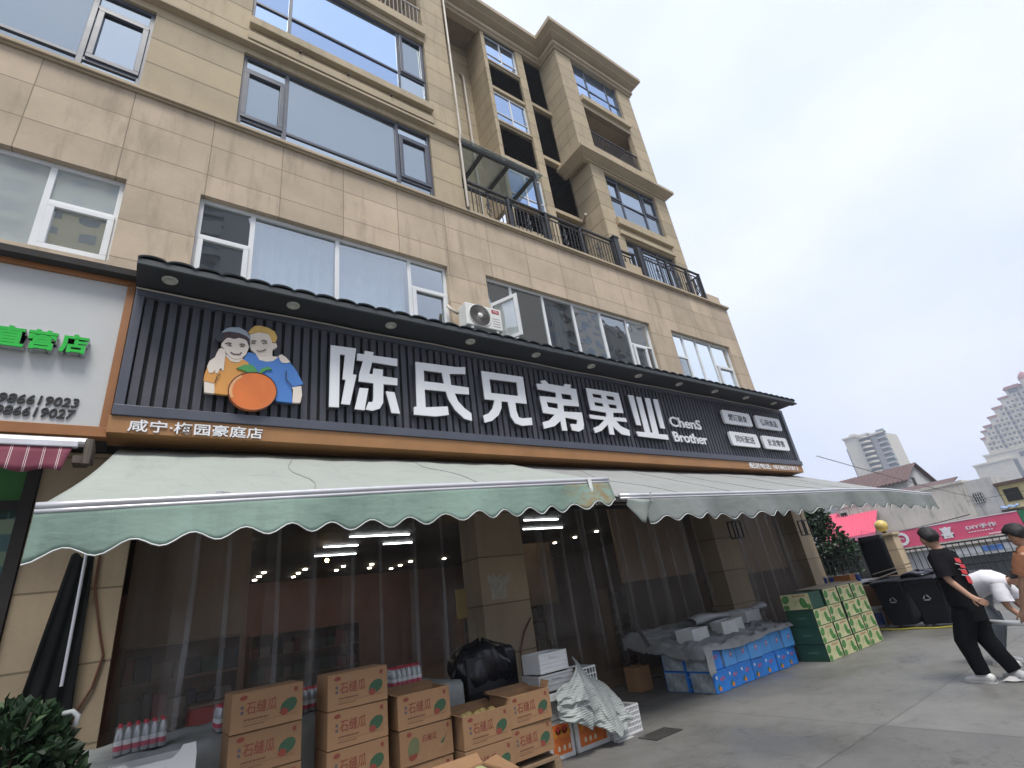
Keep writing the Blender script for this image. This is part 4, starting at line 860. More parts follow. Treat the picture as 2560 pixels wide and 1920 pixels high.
# ---------------------------------------------------------------- shrub
m_leaf = [M('leaf_dark', (.010,.028,.010), .6, rv=.0, var=.3), M('leaf_mid', (.02,.05,.018), .55, var=.3), M('leaf_pale', (.06,.10,.045), .5, var=.3)]
def leaf_cloud(mb, blobs, n, size, rng, lo=.55):
    for _ in range(n):
        c, r = rng.choice(blobs); d = Vector((rng.gauss(0,1), rng.gauss(0,1), rng.gauss(0,1))).normalized()
        p = Vector(c)+d*r*(lo+(1-lo)*rng.random()**.6)
        a = (d+Vector((rng.uniform(-1,1), rng.uniform(-1,1), rng.uniform(-.6,1)))*.8).normalized()
        s = a.cross(Vector((rng.uniform(-1,1), rng.uniform(-1,1), rng.uniform(-1,1)))).normalized(); L = size*rng.uniform(.6,1.4); W = L*.33
        k = a.cross(s)*L*.08
        mi = 0 if d.z < -.2 or rng.random() < .35 else (2 if rng.random() < .18 else 1)
        mb.poly([p, p+a*L*.5+s*W+k, p+a*L, p+a*L*.5-s*W+k], mi)
sh = thing('potted_shrub', (-.62, 4.95, 0), 'leafy dark green potted shrub in the bottom left corner', 'shrub')
rg = random.Random(3)
MB().lathe([(.0,.0),(.2,0),(.26,.42),(.29,.42),(.29,.46),(.24,.46),(.22,.40),(0,.40)], n=20).build('pot', M('clay_pot', (.2,.09,.05), .8), sh, smooth=True)
tr = MB()
for k in range(9):
    a = k*.7; tr.tube([(0,0,.4),(.08*math.cos(a),.08*math.sin(a),.75),(.26*math.cos(a),.26*math.sin(a),1.15+.03*k)], [.02,.014,.006], 6)
tr.build('stem', M('bark', (.06,.045,.03), .9), sh)
lf = MB(); leaf_cloud(lf, [((-.05,0,1.08),.40),((.18,-.02,1.10),.26),((-.28,.0,1.05),.3),((.1,.1,1.22),.22),((.28,.05,.92),.24),((.0,-.1,.8),.3),((.24,0,1.27),.1),((-.2,.0,1.36),.12)], 4200, .07, rg)
lf.build('foliage', m_leaf, sh)
hk = MB().tube([(-.27,4.9,1.345),(-.22,4.88,1.35),(-.19,4.88,1.32),(-.195,4.88,1.26)], .016, 8).build('white_hose_end', m_piping, smooth=True); tag(hk, 'short curved white hose end poking out beside the shrub', 'hose')

# ---------------------------------------------------------------- melon cartons
m_card = M('cardboard', (.27,.155,.078), .8, var=.10, vs=3, rv=.14, bump=.5, bs=16, dirt=.35)
m_card_in = M('cardboard_inside', (.25,.15,.085), .85)
m_red = M('print_red', (.20,.045,.03), .7); m_pgreen = M('print_green', (.035,.085,.045), .7, var=.5, vs=20, sc=(1,1,6)); m_pbrown = M('print_brown', (.13,.055,.03), .75); m_pgrey = M('print_slate', (.10,.085,.09), .75)
CW, CDp, CH = .54, .37, .281
ell = lambda cx, cz, a, b, rot, n=20, t0=0, t1=2*math.pi: [(cx+a*math.cos(t)*math.cos(rot)-b*math.sin(t)*math.sin(rot), cz+a*math.cos(t)*math.sin(rot)+b*math.sin(t)*math.cos(rot)) for t in [t0+(t1-t0)*i/n for i in range(n)]]
def carton_body(w, d, h, opened=False):
    b = MB()
    if not opened:
        b.box(0, w, 0, d, .002, h-.004)
        b.box(.006, w-.006, .004, d/2-.003, h-.004, h).box(.006, w-.006, d/2+.003, d-.004, h-.004, h)
    else:
        b.box(0, w, 0, .008, .002, h).box(0, w, d-.008, d, .002, h).box(0, .008, .008, d-.008, .002, h).box(w-.008, w, .008, d-.008, .002, h).box(.008, w-.008, .008, d-.008, .002, .01)
    return b
txt_melon = text_mesh('lettering', '石缝瓜', m_red, .105, .335, .117, .207, .0015, -.0016, .005, .06)
txt_melon_b = text_mesh('lettering', '石缝瓜', m_red, .22, .37, .155, .21, .0015, -.0016, .008, .06)
KS = 1.115
def carton_print(p, alt=False):
    if not alt:
        put('lettering', txt_melon, p)
        MB().prism(ell(.385,.112,.062,.043,.5), -.0018, .0, 0).prism([(.32,.075),(.345,.105),(.385,.085),(.375,.06),(.345,.052)], -.0026, -.0018, 1).scale(KS).build('melon_picture', [m_pgreen, m_red], p)
        MB().prism(ell(.075,.215,.026,.015,.1), -.0016, 0).scale(KS).build('seal', m_red, p); MB().box(.42,.445,-.0016,0,.195,.225).scale(KS).build('corner_stamp', m_red, p)
        MB().box(.06,.08,-.0016,0,.145,.165).box(.06,.08,-.0016,0,.112,.132).scale(KS).build('side_mark', m_pgrey, p)
        c = MB()
        for k in range(12): c.box(.085+k*.0135, .085+k*.0135+.011, -.0016, 0, .068+.004*(k % 2), .079)
        c.box(.08,.44,-.0015,0,.054,.0555).box(.08,.22,-.0015,0,.038,.042).scale(KS).build('caption_mark', m_pbrown, p)
    else:
        put('lettering', txt_melon_b, p)
        MB().prism(ell(.12,.115,.05,.075,-.25), -.0018, .0, 0).prism([(.07,.07),(.155,.078),(.14,.045),(.10,.032),(.08,.045)], -.0026, -.0018, 1).scale(KS).build('melon_picture', [M('print_pale_green', (.12,.13,.06), .7), m_red], p)
        MB().prism(ell(.085,.215,.022,.017,.1), -.0016, 0).scale(KS).build('seal', m_red, p); MB().box(.43,.45,-.0016,0,.2,.228).scale(KS).build('corner_stamp', m_red, p)
        MB().prism([(.36,.10),(.40,.13),(.44,.165),(.41,.13),(.39,.095)], -.0016, 0).scale(KS).build('leaf_mark', m_pgreen, p)
def flap(mb, a, b, n, ang):    # a flap hinged on edge a-b, swung by n
    mb.poly([a, b, tuple(Vector(b)+Vector(n)*ang+Vector(a).lerp(Vector(b),.5).normalized()*0), tuple(Vector(a)+Vector(n)*ang)])
m_plank0 = M('pallet_wood', (.22,.15,.09), .85, var=.3, vs=5)
row_words = {'A':'leftmost stack','B':'second stack from the left','C':'third stack from the left','D':'fourth stack from the left','E':'rightmost stack'}
order_w = {0:'topmost',1:'second from top',2:'third from top',3:'fourth from top',4:'lowest'}
stacks = [('A',.767,5.15,4),('B',1.506,5.15,4),('C',2.145,5.17,3),('D',2.745,5.04,2),('E',3.295,5.06,2)]
for nm, x, y, n in stacks:
    for k in range(n):
        top = n-1-k
        opened = (top == 0 and nm in 'CDE')
        alt = (nm == 'C' and top == 1)
        jx, jz = rnd.uniform(-.012,.012), R(rnd.uniform(-1.2,1.2))
        dz = .165 if nm == 'E' else .11
        t = thing('melon_carton', (x+jx, y+rnd.uniform(-.012,.012), k*(CH+.004)+dz), '%s brown melon carton in the %s' % (order_w[top] if top else ('open topmost' if opened else 'closed topmost'), row_words[nm]), 'carton', 'brown melon cartons stacked on the ground', jz)
        bd_ = carton_body(CW, CDp, CH, opened).build('carton', m_card, t, bevel=.004)
        carton_print(t, alt)
        if opened:
            f = MB()
            fw_ = .10
            f.poly([(0,CDp,CH),(CW,CDp,CH),(CW,CDp+fw_*.9,CH+fw_*.35),(0,CDp+fw_*.9,CH+fw_*.35)])
            f.poly([(0,0,CH),(0,CDp,CH),(-fw_*.75,CDp,CH+fw_*.35),(-fw_*.75,0,CH+fw_*.30)])
            if nm != 'C': f.poly([(CW,.02,CH),(CW,CDp,CH),(CW+.02,CDp,CH+fw_*.7),(CW+.03,.02,CH+fw_*.6)])
            f.build('flap', m_card, t, solid=.006)
            if nm == 'D': 
                g = MB()
                for q in range(5): g.ball((.09+.08*q,.14+.05*(q%2),CH-.05), .055, n=12, m=8)
                g.build('melon_top', M('melon_yellow', (.26,.20,.07), .6, var=.4, vs=20), t, smooth=True)['kind'] = 'stuff'
PAL = [(.74,1.33,'leftmost melon carton stack'),(1.48,2.07,'second melon carton stack'),(2.12,2.70,'third melon carton stack'),(2.72,3.85,'two right melon carton stacks')]
for a, b, wds in PAL:
    t = thing('wooden_pallet', (a, 5.0, 0), 'low wooden pallet under the '+wds, 'pallet', 'pallets under the melon cartons')
    q = MB()
    for k in range(5): q.box(0, b-a, .04+k*.11, .12+k*.11, .085, .107)
    q.build('deck', m_plank0, t); q = MB()
    for k in range(3): q.box(k*(b-a-.08)/2, k*(b-a-.08)/2+.08, .03, .58, 0, .085)
    q.build('bearers', m_plank0, t)
# the open carton in front, melons showing
t = thing('open_melon_carton', (2.02, 3.98, -.05+.05), 'open melon carton in front of the stacks with its flap spread and a melon showing', 'carton')
carton_body(.485,.34,.46,True).build('carton', m_card, t, bevel=.004)
f = MB().poly([(0,.34,.46),(.485,.34,.46),(.53,.50,.50),(.04,.50,.50)]).poly([(.485,0,.46),(.485,.34,.46),(.63,.36,.48),(.61,.0,.44)]).poly([(0,0,.46),(0,.34,.46),(-.14,.34,.50),(-.15,0,.47)])
f.build('flap', m_card, t, solid=.006)
MB().ball((.17,.16,.41), .11, .13, .10, 18, 12).ball((.36,.18,.39), .09, .1, .1, 16, 10).build('melon', M('melon_pale', (.33,.35,.16), .5, var=.5, vs=12, sc=(1,1,.2)), t, smooth=True)
# ---------------------------------------------------------------- water packs on the covered table
tb = thing('display_table', (-.1, 5.65, 0), 'long low display table covered with grey plastic sheeting behind the melon cartons', 'table')
MB().box(-.14, 3.05, 5.6, 6.75, .87, .91).build('table_top', m_wood, tb, world=True)
for x in (-.1, 1.4, 2.95):
    for y in (5.64, 6.66): MB().box(x, x+.05, y, y+.05, 0, .87).build('leg', m_louv, tb, world=True)
m_sheet = cloth_mat('grey_sheet', (.33,.35,.34), .2, var=.2, vs=3)
def sheet(u, v):
    x = -.18+3.25*u; s = v*1.75
    wr = .012*math.sin(x*23+s*4)+.015*mnoise.noise((x*4, s*3, 0))
    if s < 1.2: return (x, 6.78-s, .925+wr*.5)
    return (x+.02*math.sin(x*14), 5.56-.03-.03*math.sin(x*11)*(s-1.2), .925-(s-1.2)+wr)
sh_ = MB().grid(sheet, 90, 24).build('plastic_sheet', m_sheet, None, smooth=True, solid=.003); tag(sh_, 'wrinkled grey plastic sheet draped over the display table under the water packs', 'sheet')
m_pet = glass_mat('clear_bottle', (.9,.92,.93), .12, (.45,.47,.48), .45, wob=.3)
m_cap = M('cap_red', (.40,.03,.05), .4); m_lab = M('label_red', (.42,.03,.07), .5); m_labw = M('label_white', (.6,.6,.6), .5)
bm_ = MB()
bm_.lathe([(.0,.0),(.027,.0),(.0295,.01),(.0295,.03)], n=12, mi=0).lathe([(.030,.03),(.030,.065)], n=12, mi=1).lathe([(.030,.065),(.030,.098)], n=12, mi=2)\
   .lathe([(.0295,.098),(.029,.13),(.02,.16),(.013,.178),(.012,.182)], n=12, mi=0).lathe([(.014,.182),(.014,.2),(.0,.2)], n=12, mi=3)
bottle_mesh = bm_.mesh('bottle', [m_pet, m_lab, m_labw, m_cap], None, True)
m_wrap = film_mat('shrink_wrap', (.75,.75,.76), .10, .12, (8,8,8))
packs = [(.03,5.75,.935,0,'shrink-wrapped pack of red labelled water bottles at the left end of the table'),(.74,5.75,.935,2,'pack of water bottles half hidden behind the leftmost carton stack'),
         (1.33,5.72,.935,-2,'pack of water bottles seen in the gap between two carton stacks'),(2.32,5.70,.955,1,'pack of water bottles behind the open carton of the third stack')]
for x, y, z, a, lab in packs:
    t = thing('water_pack', (x, y, z), lab, 'water pack', 'packs of bottled water on the table', R(a))
    for i in range(6):
        for j in range(4):
            put('bottle', bottle_mesh, t, loc=(.031+.0575*i, .031+.0575*j, .002), rz=rnd.uniform(-.5,.5))
    MB().box(-.002,.352,-.002,.237,.001,.19,skip='b').build('shrink_wrap', m_wrap, t, bevel=.02)

# ---------------------------------------------------------------- plastic crates
def crate_mb(w, d, h, rows, pitch, t=.012, lip=.02, floor=True, solid_top=0.0, panel=False):
    b = MB()
    for z0, z1 in ((0,lip),(h-lip-solid_top,h)):
        b.box(0,w,0,t,z0,z1).box(0,w,d-t,d,z0,z1).box(0,t,t,d-t,z0,z1).box(w-t,w,t,d-t,z0,z1)
    zz = [lip+(h-solid_top-2*lip)*k/rows for k in range(rows+1)]
    for k in range(1, rows): b.box(0,w,.001,t-.001,zz[k]-.006,zz[k]+.006).box(0,w,d-t+.001,d-.001,zz[k]-.006,zz[k]+.006).box(.001,t-.001,t,d-t,zz[k]-.006,zz[k]+.006).box(w-t+.001,w-.001,t,d-t,zz[k]-.006,zz[k]+.006)
    n = max(1, int(w/pitch))
    for k in range(n+1):
        x = min(k*w/n, w-.008); b.box(x,x+.008,.002,t-.002,lip,h-lip-solid_top).box(x,x+.008,d-t+.002,d-.002,lip,h-lip-solid_top)
    n = max(1, int(d/pitch))
    for k in range(n+1):
        y = min(t+k*(d-2*t)/n, d-t-.008); b.box(.002,t-.002,y,y+.008,lip,h-lip-solid_top).box(w-t+.002,w-.002,y,y+.008,lip,h-lip-solid_top)
    if panel: b.box(t,w-t,t*.4,t*.7,lip,h-lip).box(t,w-t,d-t*.7,d-t*.4,lip,h-lip).box(t*.4,t*.7,t,d-t,lip,h-lip).box(w-t*.7,w-t*.4,t,d-t,lip,h-lip)
    if floor: b.box(t,w-t,t,d-t,.0,.01)
    return b
m_wcr = M('white_crate_plastic', (.56,.57,.56), .5, var=.08, dirt=.35)
m_bcr = M('black_crate_plastic', (.014,.014,.017), .4)
def crate(name, loc, w, d, h, rows, pitch, mat, label, group=None, rz=0, **k):
    t = thing(name, loc, label, 'crate', group, R(rz))
    crate_mb(w, d, h, rows, pitch, **k).build('basket', mat, t)
    MB().box(w*.36,w*.64,-.008,.0,h-.05,h-.035).box(w*.36,w*.64,d,d+.008,h-.05,h-.035).build('handle', mat, t)
    return t
c_ = crate('plastic_crate', (.02,5.10,.58), .52,.36,.34, 4,.045, m_wcr, 'white plastic crate with a stepped rim below the leftmost water pack', solid_top=.10)
MB().prism([(.37,.34),(.41,.375),(.43,.41),(.51,.41),(.52,.34)], -.001, .012).prism([(.0,.34),(.02,.37),(.09,.37),(.12,.34)], -.001, .012).build('raised_rim', m_wcr, c_)
st_ = MB().box(.0,.55,5.08,5.46,.0,.575); tag(st_.build('foam_base_box', M('dull_foam', (.38,.39,.38), .8)), 'pale foam box carrying the stepped white crate at the bottom left', 'box')
for k in range(3):
    crate('black_crate', (3.22,5.72,.005+k*.365), .68,.45,.36, 5,.05, m_bcr, '%s black plastic crate of the pile behind the melon cartons' % ('lowest','middle','topmost')[k], 'piled black crates', rz=(0,2,-2)[k], panel=True)
bag = MB(); rg = random.Random(5)
def bagf(u, v):
    a = u*2*math.pi; r = (.385*math.sin(math.pi*min(1, v*.55+.3))**.6)*(1+.12*math.sin(a*5+v*4)+.06*math.sin(a*11))
    r *= 1 if v < .82 else max(.12, 1-(v-.82)*5.2)
    return (3.57+r*1.1*math.cos(a), 5.93+r*.7*math.sin(a), .80+.46*v+.02*math.sin(a*3)+.02*mnoise.noise((a*2,v*6,1)))
tag(bag.grid(bagf, 40, 14).build('black_bag', M('black_bag_plastic', (.012,.012,.015), .22, var=.2), None, smooth=True), 'shiny black plastic bag bulging out of the topmost black crate', 'bag')
crate('plastic_crate', (3.90,5.24,.83), .44,.32,.2, 4,.5, m_wcr, 'topmost white ridged crate on the pile beside the black bag', 'white crates piled beside the green sheet', rz=3, panel=True)
crate('plastic_crate', (3.83,5.20,.655), .5,.34,.165, 3,.5, M('grey_crate_plastic', (.36,.37,.37), .5, dirt=.3), 'grey crate just below the topmost white ridged crate', 'white crates piled beside the green sheet', rz=-1, panel=True)
tr_ = MB().box(3.78,4.42,5.12,5.55,.575,.58).box(3.78,4.42,5.12,5.132,.58,.645).box(3.78,4.42,5.538,5.55,.58,.645).box(3.78,3.792,5.132,5.538,.58,.645).box(4.408,4.42,5.132,5.538,.58,.645)
tag(tr_.build('white_tray', m_wcr), 'shallow white tray under the crates beside the green sheet', 'tray')
tag(MB().box(3.82,4.40,5.2,5.6,.38,.572).build('foam_box', M('dull_foam_b', (.34,.35,.34), .8)), 'dull foam box under the shallow white tray', 'box')
crate('plastic_crate', (4.42,5.40,.47), .46,.34,.3, 4,.05, m_wcr, 'white slatted crate mostly hidden under the green woven sheet', 'white crates piled beside the green sheet')
m_gtarp = None
def gt_mat():
    m, t, o = new_mat('woven_green_sheet'); p = N(t, 'ShaderNodeBsdfPrincipled'); link(t, p.outputs[0], o.inputs[0]); p.inputs['Roughness'].default_value = .5
    tcn = N(t, 'ShaderNodeTexCoord').outputs['UV']; pos = N(t, 'ShaderNodeNewGeometry').outputs['Position']
    s = N(t, 'ShaderNodeSeparateXYZ'); link(t, pos, s.inputs[0])
    ln = ramp(t, math_n(t, 'PINGPONG', math_n(t, 'ADD', s.outputs[2], math_n(t, 'MULTIPLY', noise_n(t, pos, 3), .05)), .011), .003, .009)
    c = mixc(t, ramp(t, noise_n(t, pos, 3, 5), .3, .7), (.20,.22,.21), (.30,.325,.31))
    c = mixc(t, math_n(t, 'MULTIPLY', ln, .3), c, (.42,.46,.43)); link(t, c, p.inputs['Base Color'])
    b = N(t, 'ShaderNodeBump'); b.inputs['Strength'].default_value = .4; b.inputs['Distance'].default_value = .01; link(t, ln, b.inputs['Height']); link(t, b.outputs[0], p.inputs['Normal']); return m
TL = [Vector((3.90,5.06,.60)),Vector((4.10,5.06,.72)),Vector((4.34,5.14,.84)),Vector((4.47,5.34,.93)),Vector((4.60,5.46,.88)),Vector((4.76,5.44,.72)),Vector((5.02,5.34,.47))]
BLn = [Vector((3.90,5.02,.40)),Vector((4.12,5.0,.32)),Vector((4.36,4.99,.25)),Vector((4.56,4.98,.16)),Vector((4.72,4.98,.08)),Vector((4.86,5.0,.10)),Vector((4.95,5.04,.2))]
def spl(L, u):
    k = u*(len(L)-1); i = min(int(k), len(L)-2); f = k-i; f = f*f*(3-2*f)*.5+f*.5; return L[i].lerp(L[i+1], f)
def gtf(u, v):
    p = spl(TL, u).lerp(spl(BLn, u), v); p.y += .05*math.sin(u*15+v*2)*v-.05*math.sin(v*3.1); q = mnoise.noise((u*6, v*4, 3.0)); q2 = mnoise.noise((u*15, v*11, 8.0)); p.z += .02*math.sin(u*21+v*5)+.03*q+.015*q2; p.x += .015*math.sin(v*9+u*5)+.02*q2; p.y += .05*q+.03*q2; return p
tag(MB().grid(gtf, 70, 44).build('woven_sheet', gt_mat(), None, smooth=True, solid=.004), 'pale green woven plastic sheet slumped over crates in the middle foreground', 'sheet')
m_foam = M('foam_white', (.55,.55,.53), .8, var=.08, dirt=.3); m_prn = M('print_orange', (.55,.13,.02), .5, var=.35, vs=9)
for x, w, lab in ((3.86,.36,'foam fruit box with a red and orange print beside the melon cartons'),(4.25,.51,'foam fruit box with an orange print under the edge of the green sheet')):
    t = thing('fruit_box', (x, 5.22, 0), lab, 'box', 'foam fruit boxes with orange prints')
    MB().box(0,w,0,.4,0,.37).build('box', m_foam, t, bevel=.012)
    pc = MB().box(.05,w-.05,-.003,0,.05,.33).build('print_panel', m_prn, t)
    g = MB(); 
    for k in range(5): g.prism(ell(.10+.07*k*(w-.1)/.4, .24+.03*(k%2), .04, .04, 0, 12), -.0055, -.003, k % 2)
    for k in range(3): g.prism([(.11+k*.075,.085),(.14+k*.075,.08),(.15+k*.075,.11),(.135+k*.075,.135),(.115+k*.075,.12)], -.0055, -.003, 2)
    g.build('fruit_print', [M('print_deep_orange', (.55,.2,.02), .5), M('print_crimson', (.42,.04,.02), .5), M('print_cream', (.6,.5,.35), .5)], pc)
crate('laundry_crate', (4.78,5.17,.0), .50,.36,.285, 5,.026, M('white_crate_clean', (.62,.63,.63), .45, dirt=.15), 'white slotted plastic crate standing alone at the end of the row', rz=2)
tag(MB().box(4.74,5.0,5.08,5.16,.002,.012).build('white_board_scrap', m_foam), 'scrap of white board lying before the slotted crate', 'scrap')

# ---------------------------------------------------------------- blue fruit cartons under a grey tarpaulin
m_blue = M('carton_blue', (.03,.19,.58), .45, var=.22, vs=6, rv=.12); m_lblue = M('carton_light_blue', (.08,.27,.58), .5, var=.1, rv=.1); m_sideA = M('carton_picture', (.30,.34,.36), .6, var=.6, vs=7)
m_po = M('print_fruit', (.62,.22,.05), .5); m_pr = M('print_logo_red', (.50,.07,.08), .5); m_pg = M('print_leaf', (.03,.14,.05), .5); m_pw = M('print_white', (.6,.62,.64), .5)
BWd, BH = .352, .285
def blue_carton(x, y, z, light, label):
    t = thing('fruit_carton', (x, y, z), label, 'carton', 'blue fruit cartons under the grey tarpaulin', R(rnd.uniform(-3,3)))
    MB().box(0,BWd-.012,0,.44,.002,BH-.003).build('carton', m_lblue if light else m_blue, t, bevel=.006)
    s = MB().poly([(-.0015,.02,.01),(-.0015,.42,.01),(-.0015,.42,BH-.02),(-.0015,.02,BH-.02)], 0)
    s.build('side_picture', m_sideA, t)
    g = MB()
    if light: g.prism(ell(.20,.15,.022,.042,-.3,12), -.002, 0, 1).prism(ell(.205,.155,.01,.02,-.3,8), -.0035, -.002, 3)
    else:
        g.prism(ell(.10,.055,.035,.032,0,12), -.002, 0, 0).prism([(.03,.05),(.06,.10),(.10,.12),(.08,.06)], -.0035, -.002, 2)
        g.prism(ell(.20,.17,.055,.022,.15,12), -.002, 0, 1).prism(ell(.205,.172,.035,.010,.15,10), -.0035, -.002, 4).prism(ell(.07,.2,.018,.022,0,10), -.002, 0, 3)
    g.build('front_print', [m_po, m_pr, m_pg, m_pw, m_blue], t)
    return t
pos_w = ['first','second','third','fourth','fifth','sixth','seventh']
for i in range(7):
    for k in range(2):
        lt = (k == 1 and i not in (0,))
        blue_carton(7.16+i*.357+(.03 if i in (1,2,4) and k else 0), 5.42+rnd.uniform(-.025,.025), k*BH, lt, '%s blue fruit carton of the %s row, counted from the left end' % (pos_w[i], ('bottom','upper')[k]))
for k in range(2): blue_carton(7.17, 5.90, k*BH, False, '%s fruit carton behind the left corner of the blue row' % ('lower','upper')[k])
m_tarp = cloth_mat('grey_tarpaulin', (.25,.26,.26), .05, var=.3, vs=2.5)
def tarp(u, v):
    x0 = 7.05+u*2.75; s = v*2.15
    n = mnoise.noise((x0*2.2, s*2.5, 1.0)); n2 = mnoise.noise((x0*7, s*6, 4.0)); n3 = mnoise.noise((x0*15, s*13, 2.0)); rdg = (1-abs(mnoise.noise((x0*2.2+n, s*5+n, 7.0))))**4*.05
    n2 = n2*1.4+n3*.9
    if s < 1.62:
        y = 7.0-s; z = .60+.25*max(0, (y-5.5))/1.4*.8+.035*n+.014*n2+rdg
    else:
        d = s-1.62; y = 5.395-.012-.05*d-.02*math.sin(x0*9); z = .605-d*(.05+.13*max(0, math.sin((x0-7.15)*1.15+.6))**3 + (.55 if u < .05 else .0)) + .01*n2
    if u < .04:
        x0 = 7.06-.05*abs(n); z = z-(.04-u)*5*(1 if s < 1.62 else .3)
    return (x0, y, max(.04, z))
tag(MB().grid(tarp, 150, 110).build('tarpaulin', m_tarp, None, smooth=True, solid=.003), 'crumpled grey tarpaulin spread over the blue fruit cartons', 'tarpaulin')
for x, y, z, w, rz, lab in ((7.34,5.72,.655,.46,4,'white plastic crate on the tarpaulin nearest the left end'),(8.18,5.74,.66,.30,-20,'small tilted white crate in the middle of the tarpaulin'),(8.50,5.78,.66,.44,5,'white plastic crate in the middle of the tarpaulin'),(9.35,6.0,.70,.5,0,'white crate on the tarpaulin beside the green melon cartons')):
    crate('plastic_crate', (x,y,z), w,.32,.19, 4,.04, m_wcr, lab, 'white crates left on the tarpaulin', rz, panel=True)
def bund(u, v): 
    a = v*6.283; r = .07+.02*math.sin(u*13); return (8.3+2.4*u, 6.45+r*1.8*math.cos(a)+.03*math.sin(u*9), .86+r*math.sin(a)+.03*math.sin(u*7))
tag(MB().grid(bund, 40, 12).build('sheet_roll', M('silver_sheet', (.42,.43,.44), .3, var=.35, vs=4), None, smooth=True), 'loosely rolled silvery plastic sheet at the back of the tarpaulin', 'sheet')
st2 = MB().beam((6.66,6.05,.72),(6.58,6.2,1.08),.05,.05); tag(st2.build('black_stick', m_louv), 'short black stick leaning at the left of the tarpaulin', 'stick')
tag(MB().box(7.0,7.32,6.75,7.05,0,.36).build('brown_box', m_card, None, bevel=.01), 'plain brown box beside the blue cartons near the curtain', 'box')
# ---------------------------------------------------------------- green melon cartons
m_cream = M('carton_cream', (.46,.45,.25), .65, var=.10, vs=5, rv=.05); m_dgreen = M('carton_dark_green', (.012,.055,.035), .55, var=.2); m_mel = M('print_melon_green', (.04,.17,.045), .6, var=.45, vs=14); m_mels = M('print_melon_stripe', (.12,.28,.08), .6); m_script = M('print_script_red', (.34,.12,.07), .6); m_tw = M('print_twig', (.26,.28,.11), .6)
GW, GH, GD = .545, .272, .50
def green_print(w):
    g = MB()
    for cx, cz, a, b, r in ((.085,.18,.075,.06,.6),(.40,.11,.06,.085,.1),(.065,.05,.055,.045,0),(.485,.05,.042,.045,0)):
        g.prism(ell(cx*w/.545,cz,a,b,r,16), -.002, 0, 0)
        for q in (-.5,0,.5): g.prism([(cx*w/.545+q*a*.9-.004,cz-b*.7),(cx*w/.545+q*a*.9+.004,cz-b*.7),(cx*w/.545+q*a*.5+.004,cz+b*.75),(cx*w/.545+q*a*.5-.004,cz+b*.75)], -.0035, -.002, 1)
    for k in range(7): g.prism([(.22+k*.034,.215+.006*(k%2)),(.245+k*.034,.212),(.25+k*.034,.245),(.232+k*.034,.25-.008*(k%3))], -.002, 0, 2)
    for k in range(4): g.prism([(.20+.03*k,.06+.02*k),(.205+.03*k,.058+.02*k),(.25+.03*k,.15+.01*k),(.243+.03*k,.152+.01*k)], -.002, 0, 3)
    return g
gm_body = MB().box(0,GW-.01,0,GD,.002,GH-.003).mesh('carton', m_dgreen)
gm_face = MB().box(.003,GW-.013,-.0015,0,.006,GH-.007).mesh('front_panel', m_cream)
gm_print = green_print(GW-.02).mesh('front_print', [m_mel, m_mels, m_script, m_tw])
faint = MB()
for k in range(6): faint.box(-.0015, 0, .16+k*.03, .182+k*.03, .12, .15)
gm_side = faint.mesh('side_mark', M('print_faint', (.05,.12,.085), .6))
row_n = ['bottom','second','third','top']
for i in range(4):
    for k in range(4):
        if i == 0 and k == 3: continue
        t = thing('green_melon_carton', (9.725+i*.558+(.04 if i > 1 else 0)+rnd.uniform(-.006,.006), 4.93+rnd.uniform(-.008,.008), k*GH), 'green and cream melon carton, %s column from the tarpaulin, %s row' % (pos_w[i], row_n[k]), 'carton', 'green melon cartons stacked four high', R(rnd.uniform(-.8,.8)))
        put('carton', gm_body, t); put('front_panel', gm_face, t); put('front_print', gm_print, t); put('side_mark', gm_side, t)
t = thing('green_melon_carton', (9.72, 5.445, 3*GH+.002), 'turned melon carton at the top left corner with its dark green end facing out', 'carton', 'green melon cartons stacked four high', R(-90))
put('carton', MB().box(0,GW-.02,0,.42,.002,GH-.004).mesh('carton', m_dgreen), t)
MB().box(.003,GW-.023,-.0015,0,.006,GH-.008).build('front_panel', m_cream, t); put('front_print', gm_print, t)
MB().prism(ell(.0,.0,.03,.014,0,10), 0, .001).build('hand_hole', m_dark, t).location = (.53,.2,.2)
t.children[-1].rotation_euler.z = R(90)
lid_ = MB().poly([(10.3,4.95,1.095),(11.9,4.95,1.095),(11.9,5.44,1.12),(10.3,5.44,1.115)])
tag(lid_.build('cardboard_sheet', M('pale_card', (.40,.34,.25), .8), None, solid=.01), 'loose pale cardboard sheets lying on top of the green melon cartons', 'cardboard')

tag(MB().box(4.98,5.45,4.72,5.0,.003,.009).build('wet_patch', M('wet_concrete', (.045,.045,.042), .35)), 'dark wet patch on the ground before the slotted crate', 'wet patch')  # thin dark plate stands for a wet patch on the ground
